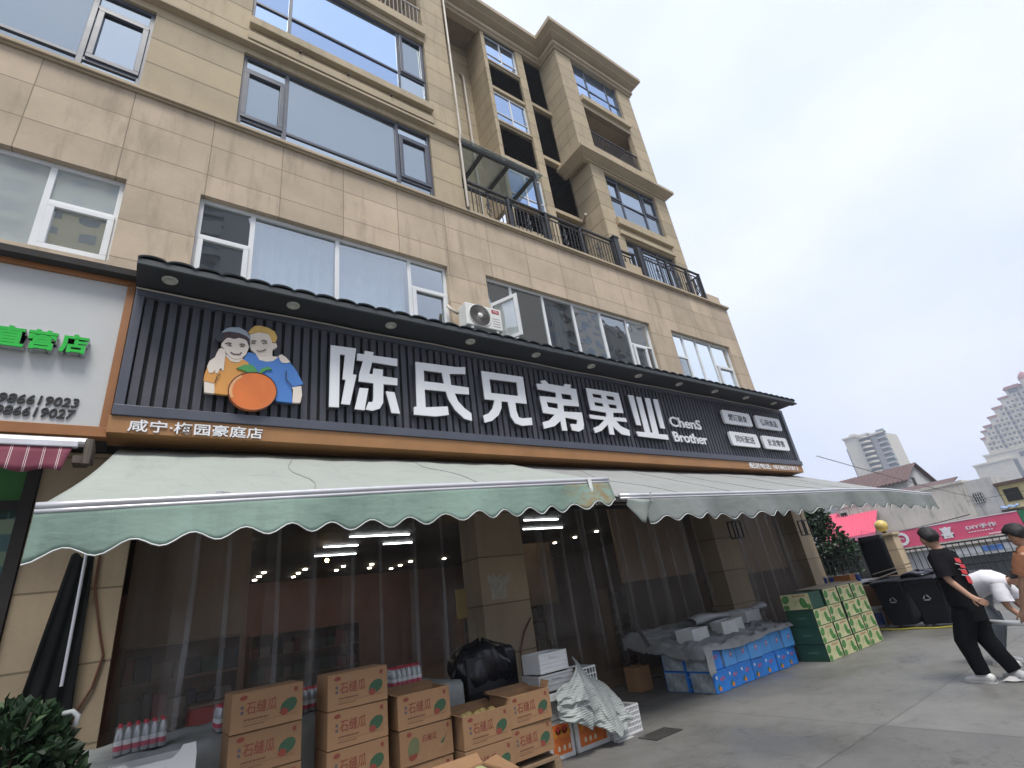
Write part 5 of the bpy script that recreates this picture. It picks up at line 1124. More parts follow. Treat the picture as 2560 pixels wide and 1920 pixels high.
# ---------------------------------------------------------------- wheelie bins and clutter at the plaza edge
m_bin = M('bin_plastic', (.009,.010,.014), .5, spec=.25, var=.25, vs=3, dirt=.2); m_grmark = M('bin_mark', (.30,.31,.33), .6); m_rub = M('rubber', (.01,.01,.01), .8)
def bin_(loc, label, opened=False, rz=-90):
    t = thing('wheelie_bin', loc, label, 'bin', 'black wheelie bins at the plaza edge', R(rz))
    b = MB(); w0, w1, d0, d1, h = .23, .29, .24, .33, .90
    b.v = [(-w0,-d0,.06),(w0,-d0,.06),(w0,d0,.06),(-w0,d0,.06),(-w1,-d1,h),(w1,-d1,h),(w1,d1,h),(-w1,d1,h)]
    b.f = [(0,3,2,1),(0,1,5,4),(1,2,6,5),(2,3,7,6),(3,0,4,7)]; b.m = [0]*5
    b.build('body', m_bin, t, bevel=.03)
    MB().box(-w1-.02,w1+.02,-d1-.02,-d1+.03,h-.05,h).box(-w1-.02,w1+.02,d1-.03,d1+.04,h-.05,h).box(-w1-.02,-w1+.03,-d1+.03,d1-.03,h-.05,h).box(w1-.03,w1+.02,-d1+.03,d1-.03,h-.05,h).build('rim', m_bin, t, bevel=.008)
    l = MB()
    if opened: l.grid(lambda u, v: (-w1-.01+(2*w1+.02)*u, d1+.02+.05*v-.03*math.sin(v*3.1), h+.02+1.0*v), 6, 6); l.build('lid', m_bin, t, smooth=True, solid=.03)
    else: l.grid(lambda u, v: (-w1-.03+(2*w1+.06)*u, -d1-.03+(2*d1+.07)*v, h+.01+.05*math.sin(v*3.1)+.01*math.sin(u*3.1)), 8, 8); l.build('lid', m_bin, t, smooth=True, solid=.025)
    for s in (-1, 1):
        wl = MB().lathe([(.03,-.025),(.10,-.025),(.10,.025),(.03,.025)], n=18)
        wl.v = [(z+s*.25, x+.25, y+.10) for x, y, z in wl.v]; wl.build('wheel', m_rub, t)
    MB().tube([(-.2,d1+.06,h-.03),(.2,d1+.06,h-.03)], .018, 8).build('handle', m_bin, t)
    k = MB(); tri = [(-.075,.52),(.075,.52),(.0,.65)]; yq = -.30
    for i in range(3):
        a, c = tri[i], tri[(i+1)%3]; p0 = Vector((a[0],yq+.015,a[1])).lerp(Vector((c[0],yq+.015,c[1])), .1); p1 = Vector((a[0],yq,a[1])).lerp(Vector((c[0],yq,c[1])), .78); k.tube([p0,p1], .011, 5)
    k.box(-.10,-.03,-.275,-.26,.43,.45).box(-.02,.10,-.275,-.26,.43,.45)
    k.build('recycling_mark', m_grmark, t)
bin_((13.85,5.10,0), 'black wheelie bin of the front row standing nearest the melon cartons')
bin_((13.80,4.45,0), 'black wheelie bin in the middle of the front row')
bin_((13.75,3.80,0), 'black wheelie bin of the front row standing behind the person in black')
bin_((15.4,5.88,.05), 'black wheelie bin behind the row with its lid flipped up', True)
m_plank = M('pale_wood', (.45,.36,.27), .7)
for p, q, lab in (((13.55,5.42,.98),(13.9,4.86,1.13),'pale wooden slat resting on the nearest wheelie bin'),((14.1,5.5,1.10),(14.3,4.7,1.24),'upper pale wooden slat lying across the bins')):
    tag(MB().beam(p, q, .045, .02).build('wooden_plank', m_plank), lab, 'slat', 'wooden slats on the bins')
def bag2(u, v):
    a = u*6.283; r = .24*math.sin(math.pi*v)**.6*(1+.15*math.sin(a*4)); return (13.9+r*1.1*math.cos(a), 4.55+r*1.3*math.sin(a), .93+.16*v+.02*math.sin(a*3))
tag(MB().grid(bag2, 24, 10).build('rubbish_bag', M('bag_black2', (.012,.012,.016), .25), None, smooth=True), 'black rubbish bag lying on the lid of the middle wheelie bin', 'bag')
tag(MB().tube([(13.35,5.6-.2*i,.02+.008*math.sin(i*2.0)) for i in range(14)], .018, 6).build('yellow_hose', M('hose_yellow', (.36,.32,.05), .6)), 'thin yellow hose lying on the ground at the foot of the bins', 'hose')
bk = thing('paint_bucket', (13.95,5.70,.0), 'white plastic bucket with a dark blue print between the cartons and the bins', 'bucket')
MB().lathe([(.0,.0),(.13,0),(.16,.40),(.17,.40),(.17,.43),(.15,.43),(.14,.38),(0,.38)], n=20).build('body', M('bucket_white', (.45,.45,.42), .5, dirt=.4), bk, smooth=True)
MB().lathe([(.138,.06),(.1565,.31)], n=20).build('label', M('bucket_blue', (.02,.04,.15), .5), bk, smooth=True)
for k in range(3):
    z = k*.29
    tag(MB().box(14.35,14.7,5.62+.02*k,5.96+.02*k,z,z+.285).build('brown_carton', m_card, None, bevel=.006), '%s plain brown carton stacked beside the bins' % ('lowest','middle','topmost')[k], 'carton', 'plain brown cartons beside the bins')
tb2 = thing('market_table', (14.6,6.4,0), 'low market table with small blue and white goods before the iron fence', 'table')
MB().box(13.7,15.6,6.0,7.0,.92,.96).build('table_top', m_white, tb2, world=True)
for x in (13.75,15.5):
    for y in (6.05,6.9): MB().box(x,x+.05,y,y+.05,0,.92).build('leg', m_louv, tb2, world=True)
m_bg = M('goods_blue', (.04,.10,.35), .5)
for i in range(9):
    t = thing('goods_tub', (14.65+.1*(i%2), 6.05+.1*i, .963), 'small blue tub with a white lid on the market table', 'tub', 'blue tubs in a row on the market table')
    MB().lathe([(0,0),(.038,0),(.042,.16)], n=10).build('body', m_bg, t); MB().lathe([(.045,.16),(.045,.20),(0,.20)], n=10).build('lid', m_foam, t)
tag(MB().box(13.95,14.25,5.95,6.33,.965,1.16).build('orange_carton', M('orange_card', (.42,.17,.05), .6), None, bevel=.006), 'orange brown carton standing on the market table', 'carton')

# ---------------------------------------------------------------- people
m_skin = M('skin', (.42,.24,.16), .55, var=.06); m_hair = M('hair_black', (.012,.010,.010), .5, var=.3, bump=.6, bs=120, sc=(3,3,1)); m_black = M('black_cotton', (.009,.009,.011), .95, spec=.08, var=.2, vs=9, bump=.5, bs=14); m_blacktr = M('black_trousers', (.008,.0085,.010), .95, spec=.08, var=.2, vs=7, bump=.5, bs=10)
m_wshirt = M('white_cotton', (.66,.66,.70), .8, var=.06, vs=7, bump=.7, bs=12); m_shoe = M('white_shoe', (.62,.62,.60), .5, var=.05, dirt=.2); m_sole = M('shoe_sole', (.5,.5,.48), .7); m_grey = M('grey_denim', (.10,.115,.13), .8, var=.2, bump=.5, bs=14); m_rustshirt = M('rust_cotton', (.30,.13,.065), .85, var=.15, vs=5, bump=.6, bs=10)
m_eye = M('eye_dark', (.02,.015,.012), .2)
def skin_body(t, pts, edges, root):
    names = list(pts); me = bpy.data.meshes.new('body'); off = wloc(t)
    me.from_pydata([Vector(pts[n][0])-off for n in names], [(names.index(a), names.index(b)) for a, b in edges], [])
    me.materials.append(m_skin)
    o = put('body', me, t)
    o.modifiers.new('skin', 'SKIN').use_smooth_shade = True
    for i, n in enumerate(names):
        r = pts[n][1]; sv = me.skin_vertices[0].data[i]; sv.radius = r if isinstance(r, tuple) else (r, r); sv.use_root = (n == root)
    sb = o.modifiers.new('subsurf', 'SUBSURF'); sb.levels = 2; sb.render_levels = 2
    return o
def add_hand(P, E, wr, d, side, curl, pre):
    """d: direction of the hand, side: towards the thumb, curl: towards the palm."""
    d = Vector(d).normalized(); s = Vector(side).normalized(); c = Vector(curl).normalized(); w0 = Vector(P[wr][0])
    P[pre+'pm'] = (w0+d*.055, (.036,.020)); E.append((wr, pre+'pm'))
    for k, (off, L) in enumerate(((.028,.075),(.010,.085),(-.009,.08),(-.027,.062))):
        a = w0+d*.095+s*off; P[pre+'k%d'%k] = (a, .0105); P[pre+'m%d'%k] = (a+d*L*.5+c*.012, .0092); P[pre+'t%d'%k] = (a+d*L*.85+c*(.035+.004*k), .0075)
        E += [(pre+'pm', pre+'k%d'%k), (pre+'k%d'%k, pre+'m%d'%k), (pre+'m%d'%k, pre+'t%d'%k)]
    P[pre+'h0'] = (w0+d*.04+s*.042+c*.008, .0125); P[pre+'h1'] = (w0+d*.075+s*.062+c*.02, .010); P[pre+'h2'] = (w0+d*.10+s*.066+c*.03, .008)
    E += [(pre+'pm', pre+'h0'), (pre+'h0', pre+'h1'), (pre+'h1', pre+'h2')]
def rings(mb, secs, n=20, wr=.0, seed=0, mi=0):
    """Cloth tube through (centre, axis_u, axis_v) sections."""
    b = len(mb.v)
    for i, (c, u, v) in enumerate(secs):
        c, u, v = Vector(c), Vector(u), Vector(v)
        for j in range(n):
            a = 2*math.pi*j/n; k = 1+wr*mnoise.noise((3*math.cos(a)+seed, 3*math.sin(a), i*.9))
            mb.v.append(tuple(c+(u*math.cos(a)+v*math.sin(a))*k))
    for i in range(len(secs)-1):
        for j in range(n): mb.f.append((b+i*n+j, b+i*n+(j+1)%n, b+(i+1)*n+(j+1)%n, b+(i+1)*n+j)); mb.m.append(mi)
    return mb
def limb(mb, pts, rad, n=14, wr=.06, seed=0):
    pts = [Vector(p) for p in pts]; fine = []; fr = []
    for i in range(len(pts)-1):
        for q in range(4): k = q/4; fine.append(pts[i].lerp(pts[i+1], k)); fr.append(rad[i]*(1-k)+rad[i+1]*k)
    fine.append(pts[-1]); fr.append(rad[-1]); secs = []
    for i, p in enumerate(fine):
        t = (fine[min(i+1,len(fine)-1)]-fine[max(i-1,0)]).normalized(); a = t.cross(Vector((0,1,.1))).normalized() if abs(t.y) < .9 else t.cross(Vector((1,0,0))).normalized(); c = a.cross(t)
        secs.append((p, a*fr[i], c*fr[i]))
    return rings(mb, secs, n, wr, seed)
def head_parts(t, h, fwd, up=(0,0,1), hair=m_hair, full=.36):
    h, f, u = Vector(h), Vector(fwd).normalized(), Vector(up).normalized(); s = f.cross(u).normalized(); u = s.cross(f)
    hb = MB()
    def hf(a, v):
        th = a*6.283; ph = v*math.pi*.76; r = .127*(1+.10*mnoise.noise((math.cos(th)*6, math.sin(th)*6, v*9)))
        d = s*math.sin(ph)*math.sin(th)*.88-f*(math.sin(ph)*math.cos(th)*.98) + u*math.cos(ph)*1.0
        k = math.cos(th)
        lim = full if k < -.35 else full+(k+.35)*.85
        if v > lim: r *= max(.55, 1-(v-lim)*4.0)
        if v > .8: r *= .93
        return h+u*.022-f*.012+d*r
    hb.grid(hf, 32, 14).build('hair', hair, t, world=True, smooth=True)
    for q in (-1, 1):
        MB().ball(h+s*q*.083-f*.005-u*.015, .014, .022, .03, 10, 8).build('ear', m_skin, t, world=True, smooth=True)
        MB().ball(h+s*q*.034+f*.088+u*.0, .011, .011, .008, 8, 6).build('eye', m_eye, t, world=True, smooth=True)
    MB().beam(h+f*.088-u*.055-s*.025, h+f*.088-u*.055+s*.025, .008, .008).build('mouth', M('lips', (.3,.11,.09), .6), t, world=True)
def head_skel(P, E, nk, h, fwd, up=(0,0,1)):
    h, f, u = Vector(h), Vector(fwd).normalized(), Vector(up).normalized()
    P['head'] = (h+u*.02, (.088,.105)); P['jaw'] = (h-u*.06+f*.035, (.058,.06)); P['crown'] = (h+u*.085-f*.01, (.055,.065)); P['nose'] = (h+f*.105-u*.018, .012)
    E += [(nk,'jaw'),('jaw','head'),('head','crown'),('jaw','nose')]
def shoe(t, heel, toe, zt=.0):
    heel, toe = Vector(heel), Vector(toe); d = (toe-heel); L = d.length; d.normalize(); s = d.cross(Vector((0,0,1)))
    m = MB(); prof = [(0,.035,.085),(.12,.042,.10),(.35,.04,.105),(.55,.047,.075),(.78,.05,.055),(.93,.04,.045),(1.0,.018,.035)]
    secs = [(heel+d*L*k+Vector((0,0,zt+.012+h/2)), s*w_, Vector((0,0,h/2))) for k, w_, h in prof]
    rings(m, secs, 14); m.f.append(tuple(range(13,-1,-1))); m.m.append(0); n6 = 14*6; m.f.append(tuple(range(n6, n6+14))); m.m.append(0)
    o = m.build('shoe', m_shoe, t, world=True, smooth=True)
    so_ = MB(); pts = [(0,.033),(.12,.043),(.5,.045),(.78,.052),(.95,.04),(1.02,.015)]
    lo = [heel+d*L*k+s*w_ for k, w_ in pts]+[heel+d*L*k-s*w_ for k, w_ in reversed(pts)]
    b = len(so_.v); n = len(lo); so_.v += [(p.x,p.y,zt+.001) for p in lo]+[(p.x,p.y,zt+.026) for p in lo]
    so_.f.append(tuple(range(n))[::-1]); so_.f.append(tuple(range(n,2*n))); so_.m += [0,0]
    for i in range(n): so_.f.append((i,(i+1)%n,n+(i+1)%n,n+i)); so_.m.append(0)
    so_.build('sole', m_sole, o, world=True)
    return o
V = Vector
# person in black, seen from behind the left shoulder
pm = thing('person', (8.42,2.42,0), 'person in black T-shirt with a red back print and black trousers standing before the bins', 'person')
P = {'pelvis':(V((8.44,2.40,.92)),(.13,.10)),'waist':(V((8.44,2.41,1.10)),(.115,.085)),'chest':(V((8.44,2.41,1.30)),(.14,.10)),'nb':(V((8.44,2.42,1.47)),(.06,.055)),'nk':(V((8.43,2.44,1.54)),(.05,.05)),
     'ls':(V((8.27,2.44,1.42)),.055),'le':(V((8.20,2.40,1.15)),.042),'lw':(V((8.20,2.26,.95)),(.03,.024)),
     'rs':(V((8.61,2.40,1.42)),.055),'re':(V((8.70,2.38,1.14)),.042),'rw':(V((8.70,2.46,.92)),(.03,.024)),
     'lh':(V((8.36,2.42,.86)),.085),'lk':(V((8.36,2.54,.47)),.06),'la':(V((8.38,2.52,.09)),.042),'rh':(V((8.53,2.38,.86)),.085),'rk':(V((8.56,2.40,.47)),.06),'ra':(V((8.58,2.27,.09)),.042)}
E_ = [('pelvis','waist'),('waist','chest'),('chest','nb'),('nb','nk'),('chest','ls'),('ls','le'),('le','lw'),('chest','rs'),('rs','re'),('re','rw'),('pelvis','lh'),('lh','lk'),('lk','la'),('pelvis','rh'),('rh','rk'),('rk','ra')]
hd = V((8.42,2.475,1.645)); fw_m = (.5,.85,-.25)
head_skel(P, E_, 'nk', hd, fw_m); add_hand(P, E_, 'lw', (.03,-.75,-.6), (-.2,.4,-.5), (.9,.1,-.1), 'l'); add_hand(P, E_, 'rw', (0,.15,-1), (0,1,0), (-1,0,0), 'r')
skin_body(pm, P, E_, 'pelvis'); head_parts(pm, hd, fw_m)
m = MB(); tor = [(.84,.185,.145),(.92,.19,.145),(1.05,.185,.13),(1.2,.20,.135),(1.33,.215,.14),(1.42,.20,.125),(1.475,.13,.09),(1.51,.075,.065)]
rings(m, [((8.44,2.41+.02*(z>1.4),z),(rx,-.05,0),(.03,ry,0)) for z, rx, ry in tor], 26, .06, 2)
limb(m, [(8.28,2.44,1.43),(8.215,2.42,1.28),(8.185,2.405,1.17)], [.085,.088,.085], 14, .06, 4); limb(m, [(8.60,2.40,1.43),(8.67,2.39,1.28),(8.70,2.38,1.17)], [.085,.088,.085], 14, .06, 6)
tee = m.build('t_shirt', m_black, pm, world=True, smooth=True)
m = MB(); rings(m, [((8.44,2.40,1.0),(.16,0,0),(0,.125,0)),((8.44,2.40,.9),(.175,0,0),(0,.14,0)),((8.44,2.405,.78),(.175,0,0),(0,.14,0)),((8.44,2.41,.66),(.165,0,0),(0,.125,0))], 22, .06, 3)
limb(m, [(8.36,2.42,.80),(8.355,2.55,.45),(8.38,2.525,.10)], [.125,.105,.078], 16, .12, 1); limb(m, [(8.53,2.39,.80),(8.565,2.40,.45),(8.585,2.275,.10)], [.125,.105,.078], 16, .12, 8)
m.build('trousers', m_blacktr, pm, world=True, smooth=True)
shoe(pm, (8.345,2.43,0), (8.435,2.74,0)); shoe(pm, (8.50,2.175,0), (8.71,2.42,0))
g = MB()   # print on the back of the shirt
def bk_pt(a, z): return V((8.44+.218*math.sin(a)*1.0, 2.405-.148*math.cos(a)-.012, z))
for k, (a0, a1, z0, z1, mi) in enumerate(((-.62,-.18,1.385,1.335,0),(-.45,.05,1.31,1.265,0),(-.55,-.05,1.245,1.20,0),(-.40,.10,1.17,1.085,0),(-.75,-.4,1.325,1.315,1),(-.7,-.1,1.255,1.25,1),(-.65,-.2,1.19,1.18,1))):
    g.poly([bk_pt(a0,z0), bk_pt(a0,z1), bk_pt((a0+a1)/2,z1-.012), bk_pt(a1,z1-.02), bk_pt(a1,z0-.02), bk_pt((a0+a1)/2,z0-.01)], mi)
g.build('back_print', [M('print_coral', (.62,.06,.07), .6), M('print_pale', (.5,.52,.52), .6)], tee, world=True, solid=.004)
# person in white bending down
pw = thing('person', (9.6,2.6,0), 'person in a white T-shirt bending forward behind the one in black', 'person')
P = {'pelvis':(V((9.60,2.62,.86)),(.13,.11)),'waist':(V((9.57,2.50,.95)),(.12,.09)),'chest':(V((9.54,2.32,.99)),(.14,.10)),'nb':(V((9.52,2.17,.99)),(.06,.055)),'nk':(V((9.51,2.11,.99)),(.05,.05)),
     'ls':(V((9.68,2.24,.96)),.055),'le':(V((9.68,2.20,.70)),.042),'lw':(V((9.62,2.07,.52)),(.03,.024)),'rs':(V((9.38,2.24,.96)),.055),'re':(V((9.36,2.25,.71)),.042),'rw':(V((9.40,2.12,.52)),(.03,.024)),
     'lh':(V((9.70,2.64,.82)),.09),'lk':(V((9.68,2.50,.47)),.06),'la':(V((9.70,2.64,.09)),.042),'rh':(V((9.50,2.64,.82)),.09),'rk':(V((9.48,2.50,.47)),.06),'ra':(V((9.48,2.62,.09)),.042)}
E_ = [('pelvis','waist'),('waist','chest'),('chest','nb'),('nb','nk'),('chest','ls'),('ls','le'),('le','lw'),('chest','rs'),('rs','re'),('re','rw'),('pelvis','lh'),('lh','lk'),('lk','la'),('pelvis','rh'),('rh','rk'),('rk','ra')]
hd = V((9.50,2.02,1.0)); head_skel(P, E_, 'nk', hd, (0,-.35,-1), (0,-1,.35)); add_hand(P, E_, 'lw', (-.1,-.3,-1), (-1,0,0), (0,-1,0), 'l'); add_hand(P, E_, 'rw', (.1,-.3,-1), (1,0,0), (0,-1,0), 'r')
skin_body(pw, P, E_, 'pelvis'); head_parts(pw, hd, (0,-.35,-1), (0,-1,.35))
m = MB(); rings(m, [((9.6,2.66,.86),(.17,0,0),(0,.07,.13)),((9.58,2.52,.97),(.175,0,0),(0,.06,.14)),((9.555,2.38,1.01),(.195,0,0),(0,.02,.145)),((9.54,2.27,1.0),(.20,0,0),(0,.0,.14)),((9.53,2.2,.99),(.14,0,0),(0,0,.10)),((9.525,2.15,.99),(.08,0,0),(0,0,.07))], 24, .16, 5)
limb(m, [(9.68,2.26,.97),(9.69,2.22,.84),(9.69,2.21,.76)], [.09,.095,.10], 14, .14, 2); limb(m, [(9.40,2.26,.97),(9.37,2.25,.84),(9.36,2.25,.76)], [.09,.095,.10], 14, .14, 3)
m.build('t_shirt', m_wshirt, pw, world=True, smooth=True)
m = MB(); rings(m, [((9.6,2.60,.95),(.165,0,0),(0,.12,.06)),((9.6,2.64,.84),(.18,0,0),(0,.15,.03)),((9.6,2.63,.72),(.175,0,0),(0,.14,0))], 20, .06, 1)
limb(m, [(9.70,2.63,.80),(9.68,2.50,.47),(9.70,2.64,.12)], [.11,.09,.07], 14, .1, 2); limb(m, [(9.50,2.63,.80),(9.48,2.50,.47),(9.48,2.62,.12)], [.11,.09,.07], 14, .1, 5)
m.build('trousers', m_grey, pw, world=True, smooth=True)
shoe(pw, (9.71,2.72,0), (9.70,2.43,0)); shoe(pw, (9.48,2.70,0), (9.47,2.41,0))
# person at the right edge holding the white pole
pb = thing('person', (8.45,1.52,0), 'person in a rust brown top cut off by the right edge, gripping a white pole', 'person')
P = {'pelvis':(V((8.40,1.40,.86)),(.14,.11)),'waist':(V((8.42,1.48,1.02)),(.125,.10)),'chest':(V((8.45,1.56,1.22)),(.15,.11)),'nb':(V((8.46,1.60,1.38)),(.062,.058)),'nk':(V((8.46,1.62,1.44)),(.052,.052)),
     'ls':(V((8.28,1.62,1.32)),.06),'le':(V((8.30,1.76,1.02)),.045),'lw':(V((8.42,1.90,.74)),(.032,.026)),'rs':(V((8.63,1.56,1.32)),.06),'re':(V((8.68,1.55,1.0)),.045),'rw':(V((8.56,1.62,.72)),(.032,.026)),
     'lh':(V((8.31,1.40,.80)),.095),'lk':(V((8.34,1.50,.45)),.062),'la':(V((8.34,1.36,.09)),.043),'rh':(V((8.50,1.38,.80)),.095),'rk':(V((8.54,1.46,.45)),.062),'ra':(V((8.54,1.30,.09)),.043)}
E_ = [('pelvis','waist'),('waist','chest'),('chest','nb'),('nb','nk'),('chest','ls'),('ls','le'),('le','lw'),('chest','rs'),('rs','re'),('re','rw'),('pelvis','lh'),('lh','lk'),('lk','la'),('pelvis','rh'),('rh','rk'),('rk','ra')]
hd = V((8.46,1.63,1.53)); head_skel(P, E_, 'nk', hd, (.3,.8,-.5), (0,.3,1)); add_hand(P, E_, 'lw', (.25,.35,-1), (-.4,1,0), (1,.2,-.2), 'l'); add_hand(P, E_, 'rw', (-.2,.2,-1), (0,1,0), (-1,0,-.2), 'r')
skin_body(pb, P, E_, 'pelvis'); head_parts(pb, hd, (.3,.8,-.5), (0,.3,1))
m = MB(); rings(m, [((8.40,1.38,.80),(.20,0,0),(0,.17,0)),((8.41,1.44,.95),(.195,0,0),(0,.16,-.02)),((8.43,1.51,1.1),(.205,0,0),(0,.165,-.03)),((8.45,1.57,1.24),(.22,0,0),(0,.165,-.04)),((8.46,1.60,1.33),(.20,0,0),(0,.14,-.04)),((8.46,1.61,1.39),(.12,0,0),(0,.10,-.02)),((8.46,1.62,1.42),(.075,0,0),(0,.07,-.01))], 26, .1, 9)
limb(m, [(8.29,1.62,1.33),(8.29,1.68,1.2),(8.295,1.71,1.12)], [.095,.10,.10], 14, .08, 2); limb(m, [(8.62,1.56,1.33),(8.65,1.56,1.2),(8.66,1.555,1.12)], [.095,.10,.10], 14, .08, 3)
m.build('t_shirt', m_rustshirt, pb, world=True, smooth=True)
m = MB(); rings(m, [((8.40,1.40,.92),(.17,0,0),(0,.14,0)),((8.40,1.39,.8),(.185,0,0),(0,.15,0)),((8.40,1.39,.68),(.175,0,0),(0,.14,0))], 20, .06, 1)
limb(m, [(8.31,1.40,.78),(8.34,1.50,.45),(8.34,1.37,.12)], [.115,.095,.075], 14, .1, 2); limb(m, [(8.50,1.38,.78),(8.54,1.46,.45),(8.54,1.31,.12)], [.115,.095,.075], 14, .1, 5)
m.build('trousers', m_grey, pb, world=True, smooth=True)
shoe(pb, (8.31,1.28,0), (8.40,1.56,0)); shoe(pb, (8.51,1.22,0), (8.60,1.5,0))
tag(MB().tube([(8.62,2.30,.615),(8.46,1.93,.60),(8.52,1.6,.575),(8.5,.9,.54)], .028, 10).build('white_pole', m_white, None, smooth=True), 'long white pole held low by the person at the right edge', 'pole')
def wsh(u, v): return (8.55+.75*u-.15*v, 1.95+.45*v-.25*u, .012+.05*abs(mnoise.noise((u*5, v*4, 2)))+.02*math.sin(u*9)**2)
tag(MB().grid(wsh, 24, 16).build('white_sheet', m_foam, None, smooth=True, solid=.004), 'crumpled white plastic sheet lying on the ground beside the shoes', 'sheet')

# ---------------------------------------------------------------- fence, gate pillar, tree at the plaza edge
fn = thing('iron_fence', (17.45, 5, 0), 'black iron railing along the edge of the plaza', 'fence')
fb = MB()
for z in (.18, .95, 1.5): fb.beam((17.45,-6,z),(17.45,15,z),.04,.04)
fb.build('rails', m_rail, fn, world=True)
fp = MB(); y = -5.95
while y < 15: fp.beam((17.45,y,.0),(17.45,y,1.5),.018,.018); y += .14
fp.build('bars', m_rail, fn, world=True)
gp = thing('gate_pillar', (17.2, 5.98, 0), 'stained tan stone gate pillar with a yellow globe lamp on top', 'pillar')
MB().box(16.95,17.4,5.76,6.22,0,1.93).box(16.91,17.44,5.72,6.26,1.93,2.0).build('shaft', wall_mat('stained_stone', (.50,.40,.27), (.48,.1), None, stain=.9), gp, world=True, bevel=.01)
MB().lathe([(.06,0),(.05,.06)], (17.17,5.99,2.0), 12).build('lamp_base', m_louv, gp, world=True)
MB().ball((17.17,6.0,2.21), .165, n=24, m=16).build('globe_lamp', M('yellow_globe', (.62,.48,.15), .35, var=.05), gp, world=True, smooth=True)
def tree(loc, h, blobs, n, size, seed, label, group=None):
    t = thing('tree', loc, label, 'tree', group); rg = random.Random(seed); tr = MB()
    tr.tube([(0,0,0),(.03,.02,h*.35),(-.02,.03,h*.62)], [.10,.08,.06], 8)
    for c, r in blobs: tr.tube([(-.02,.03,h*.45), tuple(Vector(c)*.6+Vector((0,0,h*.18))), c], [.05,.03,.012], 5)
    tr.build('trunk', M('bark2', (.07,.055,.04), .9, bump=.6, bs=20), t)
    lf = MB(); leaf_cloud(lf, blobs, n, size, rg, .35); lf.build('crown', m_leaf, t)
tree((19.6,8.75,-1.85), 5.2, [((0,0,3.9),.75),((.1,.5,4.2),.6),((-.1,-.45,3.6),.55),((.2,.1,4.7),.45),((0,.9,3.4),.6),((0,-.2,3.0),.6),((.1,.55,2.9),.6)], 5200, .13, 11, 'bushy green tree behind the shop corner beside the pink roof')

# ---------------------------------------------------------------- buildings across the street
m_conc = wall_mat('stained_render', (.56,.53,.47), None, None, stain=1.9); m_conc2 = wall_mat('grey_render', (.50,.50,.48), None, None, stain=1.3)
gh = thing('grey_house', (40, 11, -1.85), 'weathered grey concrete house behind the pink shop sign', 'house')
MB().box(40,50,8.95,16.2,-1.85,4.62).box(39.95,50,8.9,16.25,4.62,4.78).build('wall', m_conc, gh, world=True)
w2 = MB().prism([(7.58,-1.85),(8.95,-1.85),(8.95,4.66),(7.58,4.63)], 40.15, 48); w2.v = [(y,x,z) for x,y,z in w2.v]; w2.build('side_wall', m_conc2, gh, world=True)
wf = MB().box(40.10,40.14,8.28,8.77,3.32,3.9).build('window', m_dark, gh, world=True); gg = MB()
for k in range(5): gg.box(40.07,40.10,8.30+.11*k,8.32+.11*k,3.32,3.9)
for k in range(4): gg.box(40.065,40.07,8.28,8.77,3.36+.16*k,3.375+.16*k)
gg.build('grille', m_white, wf, world=True)
wf = MB().box(39.97,40.0,15.7,16.1,3.7,4.3).build('window', m_dark, gh, world=True)
ps_ = thing('pink_shop_sign', (39.7, 10.3, 1.5), 'long pink shop sign with white Chinese lettering across the street', 'sign')
def pink_board(x, y0, y1, z0, z1, mt, nm, par, x1=.15): return MB().box(x, x+x1, y0, y1, z0, z1).build(nm, mt, par, world=True)
m_pink = M('sign_pink', (.62,.085,.17), .5, var=.06, vs=.6)
pink_board(39.7, 7.16, 13.85, 1.52, 2.52, m_pink, 'board', ps_); pink_board(39.68, 7.16, 13.85, 2.52, 2.57, m_white, 'edge', ps_)
def sidetext(name, s, mt, ya, yb, z0, z1, par, x, bold=.02):   # read by someone looking towards +x
    me = text_mesh(name, s, mt, -ya, -yb, z0, z1, .02, 0, bold)
    for v in me.vertices: v.co = (x+v.co.y, -v.co.x, v.co.z)
    return put(name, shift(me, wloc(par)), par)
sidetext('lettering', '喜', m_letter, 10.95, 10.32, 1.67, 2.33, ps_, 39.67, .03)
sidetext('lettering', 'DIY手作', m_letter, 9.66, 8.25, 1.96, 2.2, ps_, 39.67, .02)
sm = MB()
for k in range(9): sm.box(39.68,39.7,9.55-.13*k,9.63-.13*k,1.80,1.85)
for k in range(10): sm.box(39.68,39.7,8.72-.065*k,8.77-.065*k,1.57,1.63)
sm.build('small_marks', m_letter, ps_, world=True)
lg = MB().lathe([(.24,0),(.40,0),(.40,.02),(.24,.02)], n=28); lg.v = [(39.68-z, 13.05+x, 2.03+y) for x, y, z in lg.v]; lg.build('round_logo', m_letter, ps_, world=True)
l2 = MB().prism([(12.9,1.98),(13.2,2.08),(13.2,2.12),(12.95,2.05)], 39.68, 39.7); l2.v = [(y,x,z) for x,y,z in l2.v]; l2.build('logo_stroke', m_letter, ps_, world=True)
sf_ = thing('street_shopfront', (39.9, 9, -1.85), 'dark shuttered shopfront with a blue and white strip below the pink sign', 'shopfront')
MB().box(39.85,40.0,7.0,10.8,-1.85,.62).build('shutter', M('dark_shutter', (.05,.055,.055), .4, var=.5, vs=2, sc=(1,6,1)), sf_, world=True)
MB().box(39.6,39.84,7.0,13.8,1.2,1.5).build('beam', m_conc, sf_, world=True); MB().box(39.82,39.99,10.85,13.8,-1.85,1.15).build('grey_panel', M('grey_panel', (.33,.34,.34), .6), sf_, world=True)
MB().box(39.7,39.75,7.6,10.75,.70,1.02).build('strip', M('white_strip', (.5,.52,.52), .5), sf_, world=True); MB().box(39.68,39.7,8.4,9.4,.72,1.0).build('blue_mark', M('strip_blue', (.06,.16,.42), .5, var=.6, vs=6), sf_, world=True); MB().box(39.6,39.7,7.0,10.8,.55,.68).build('shutter_case', M('pale_metal', (.36,.38,.38), .5), sf_, world=True)
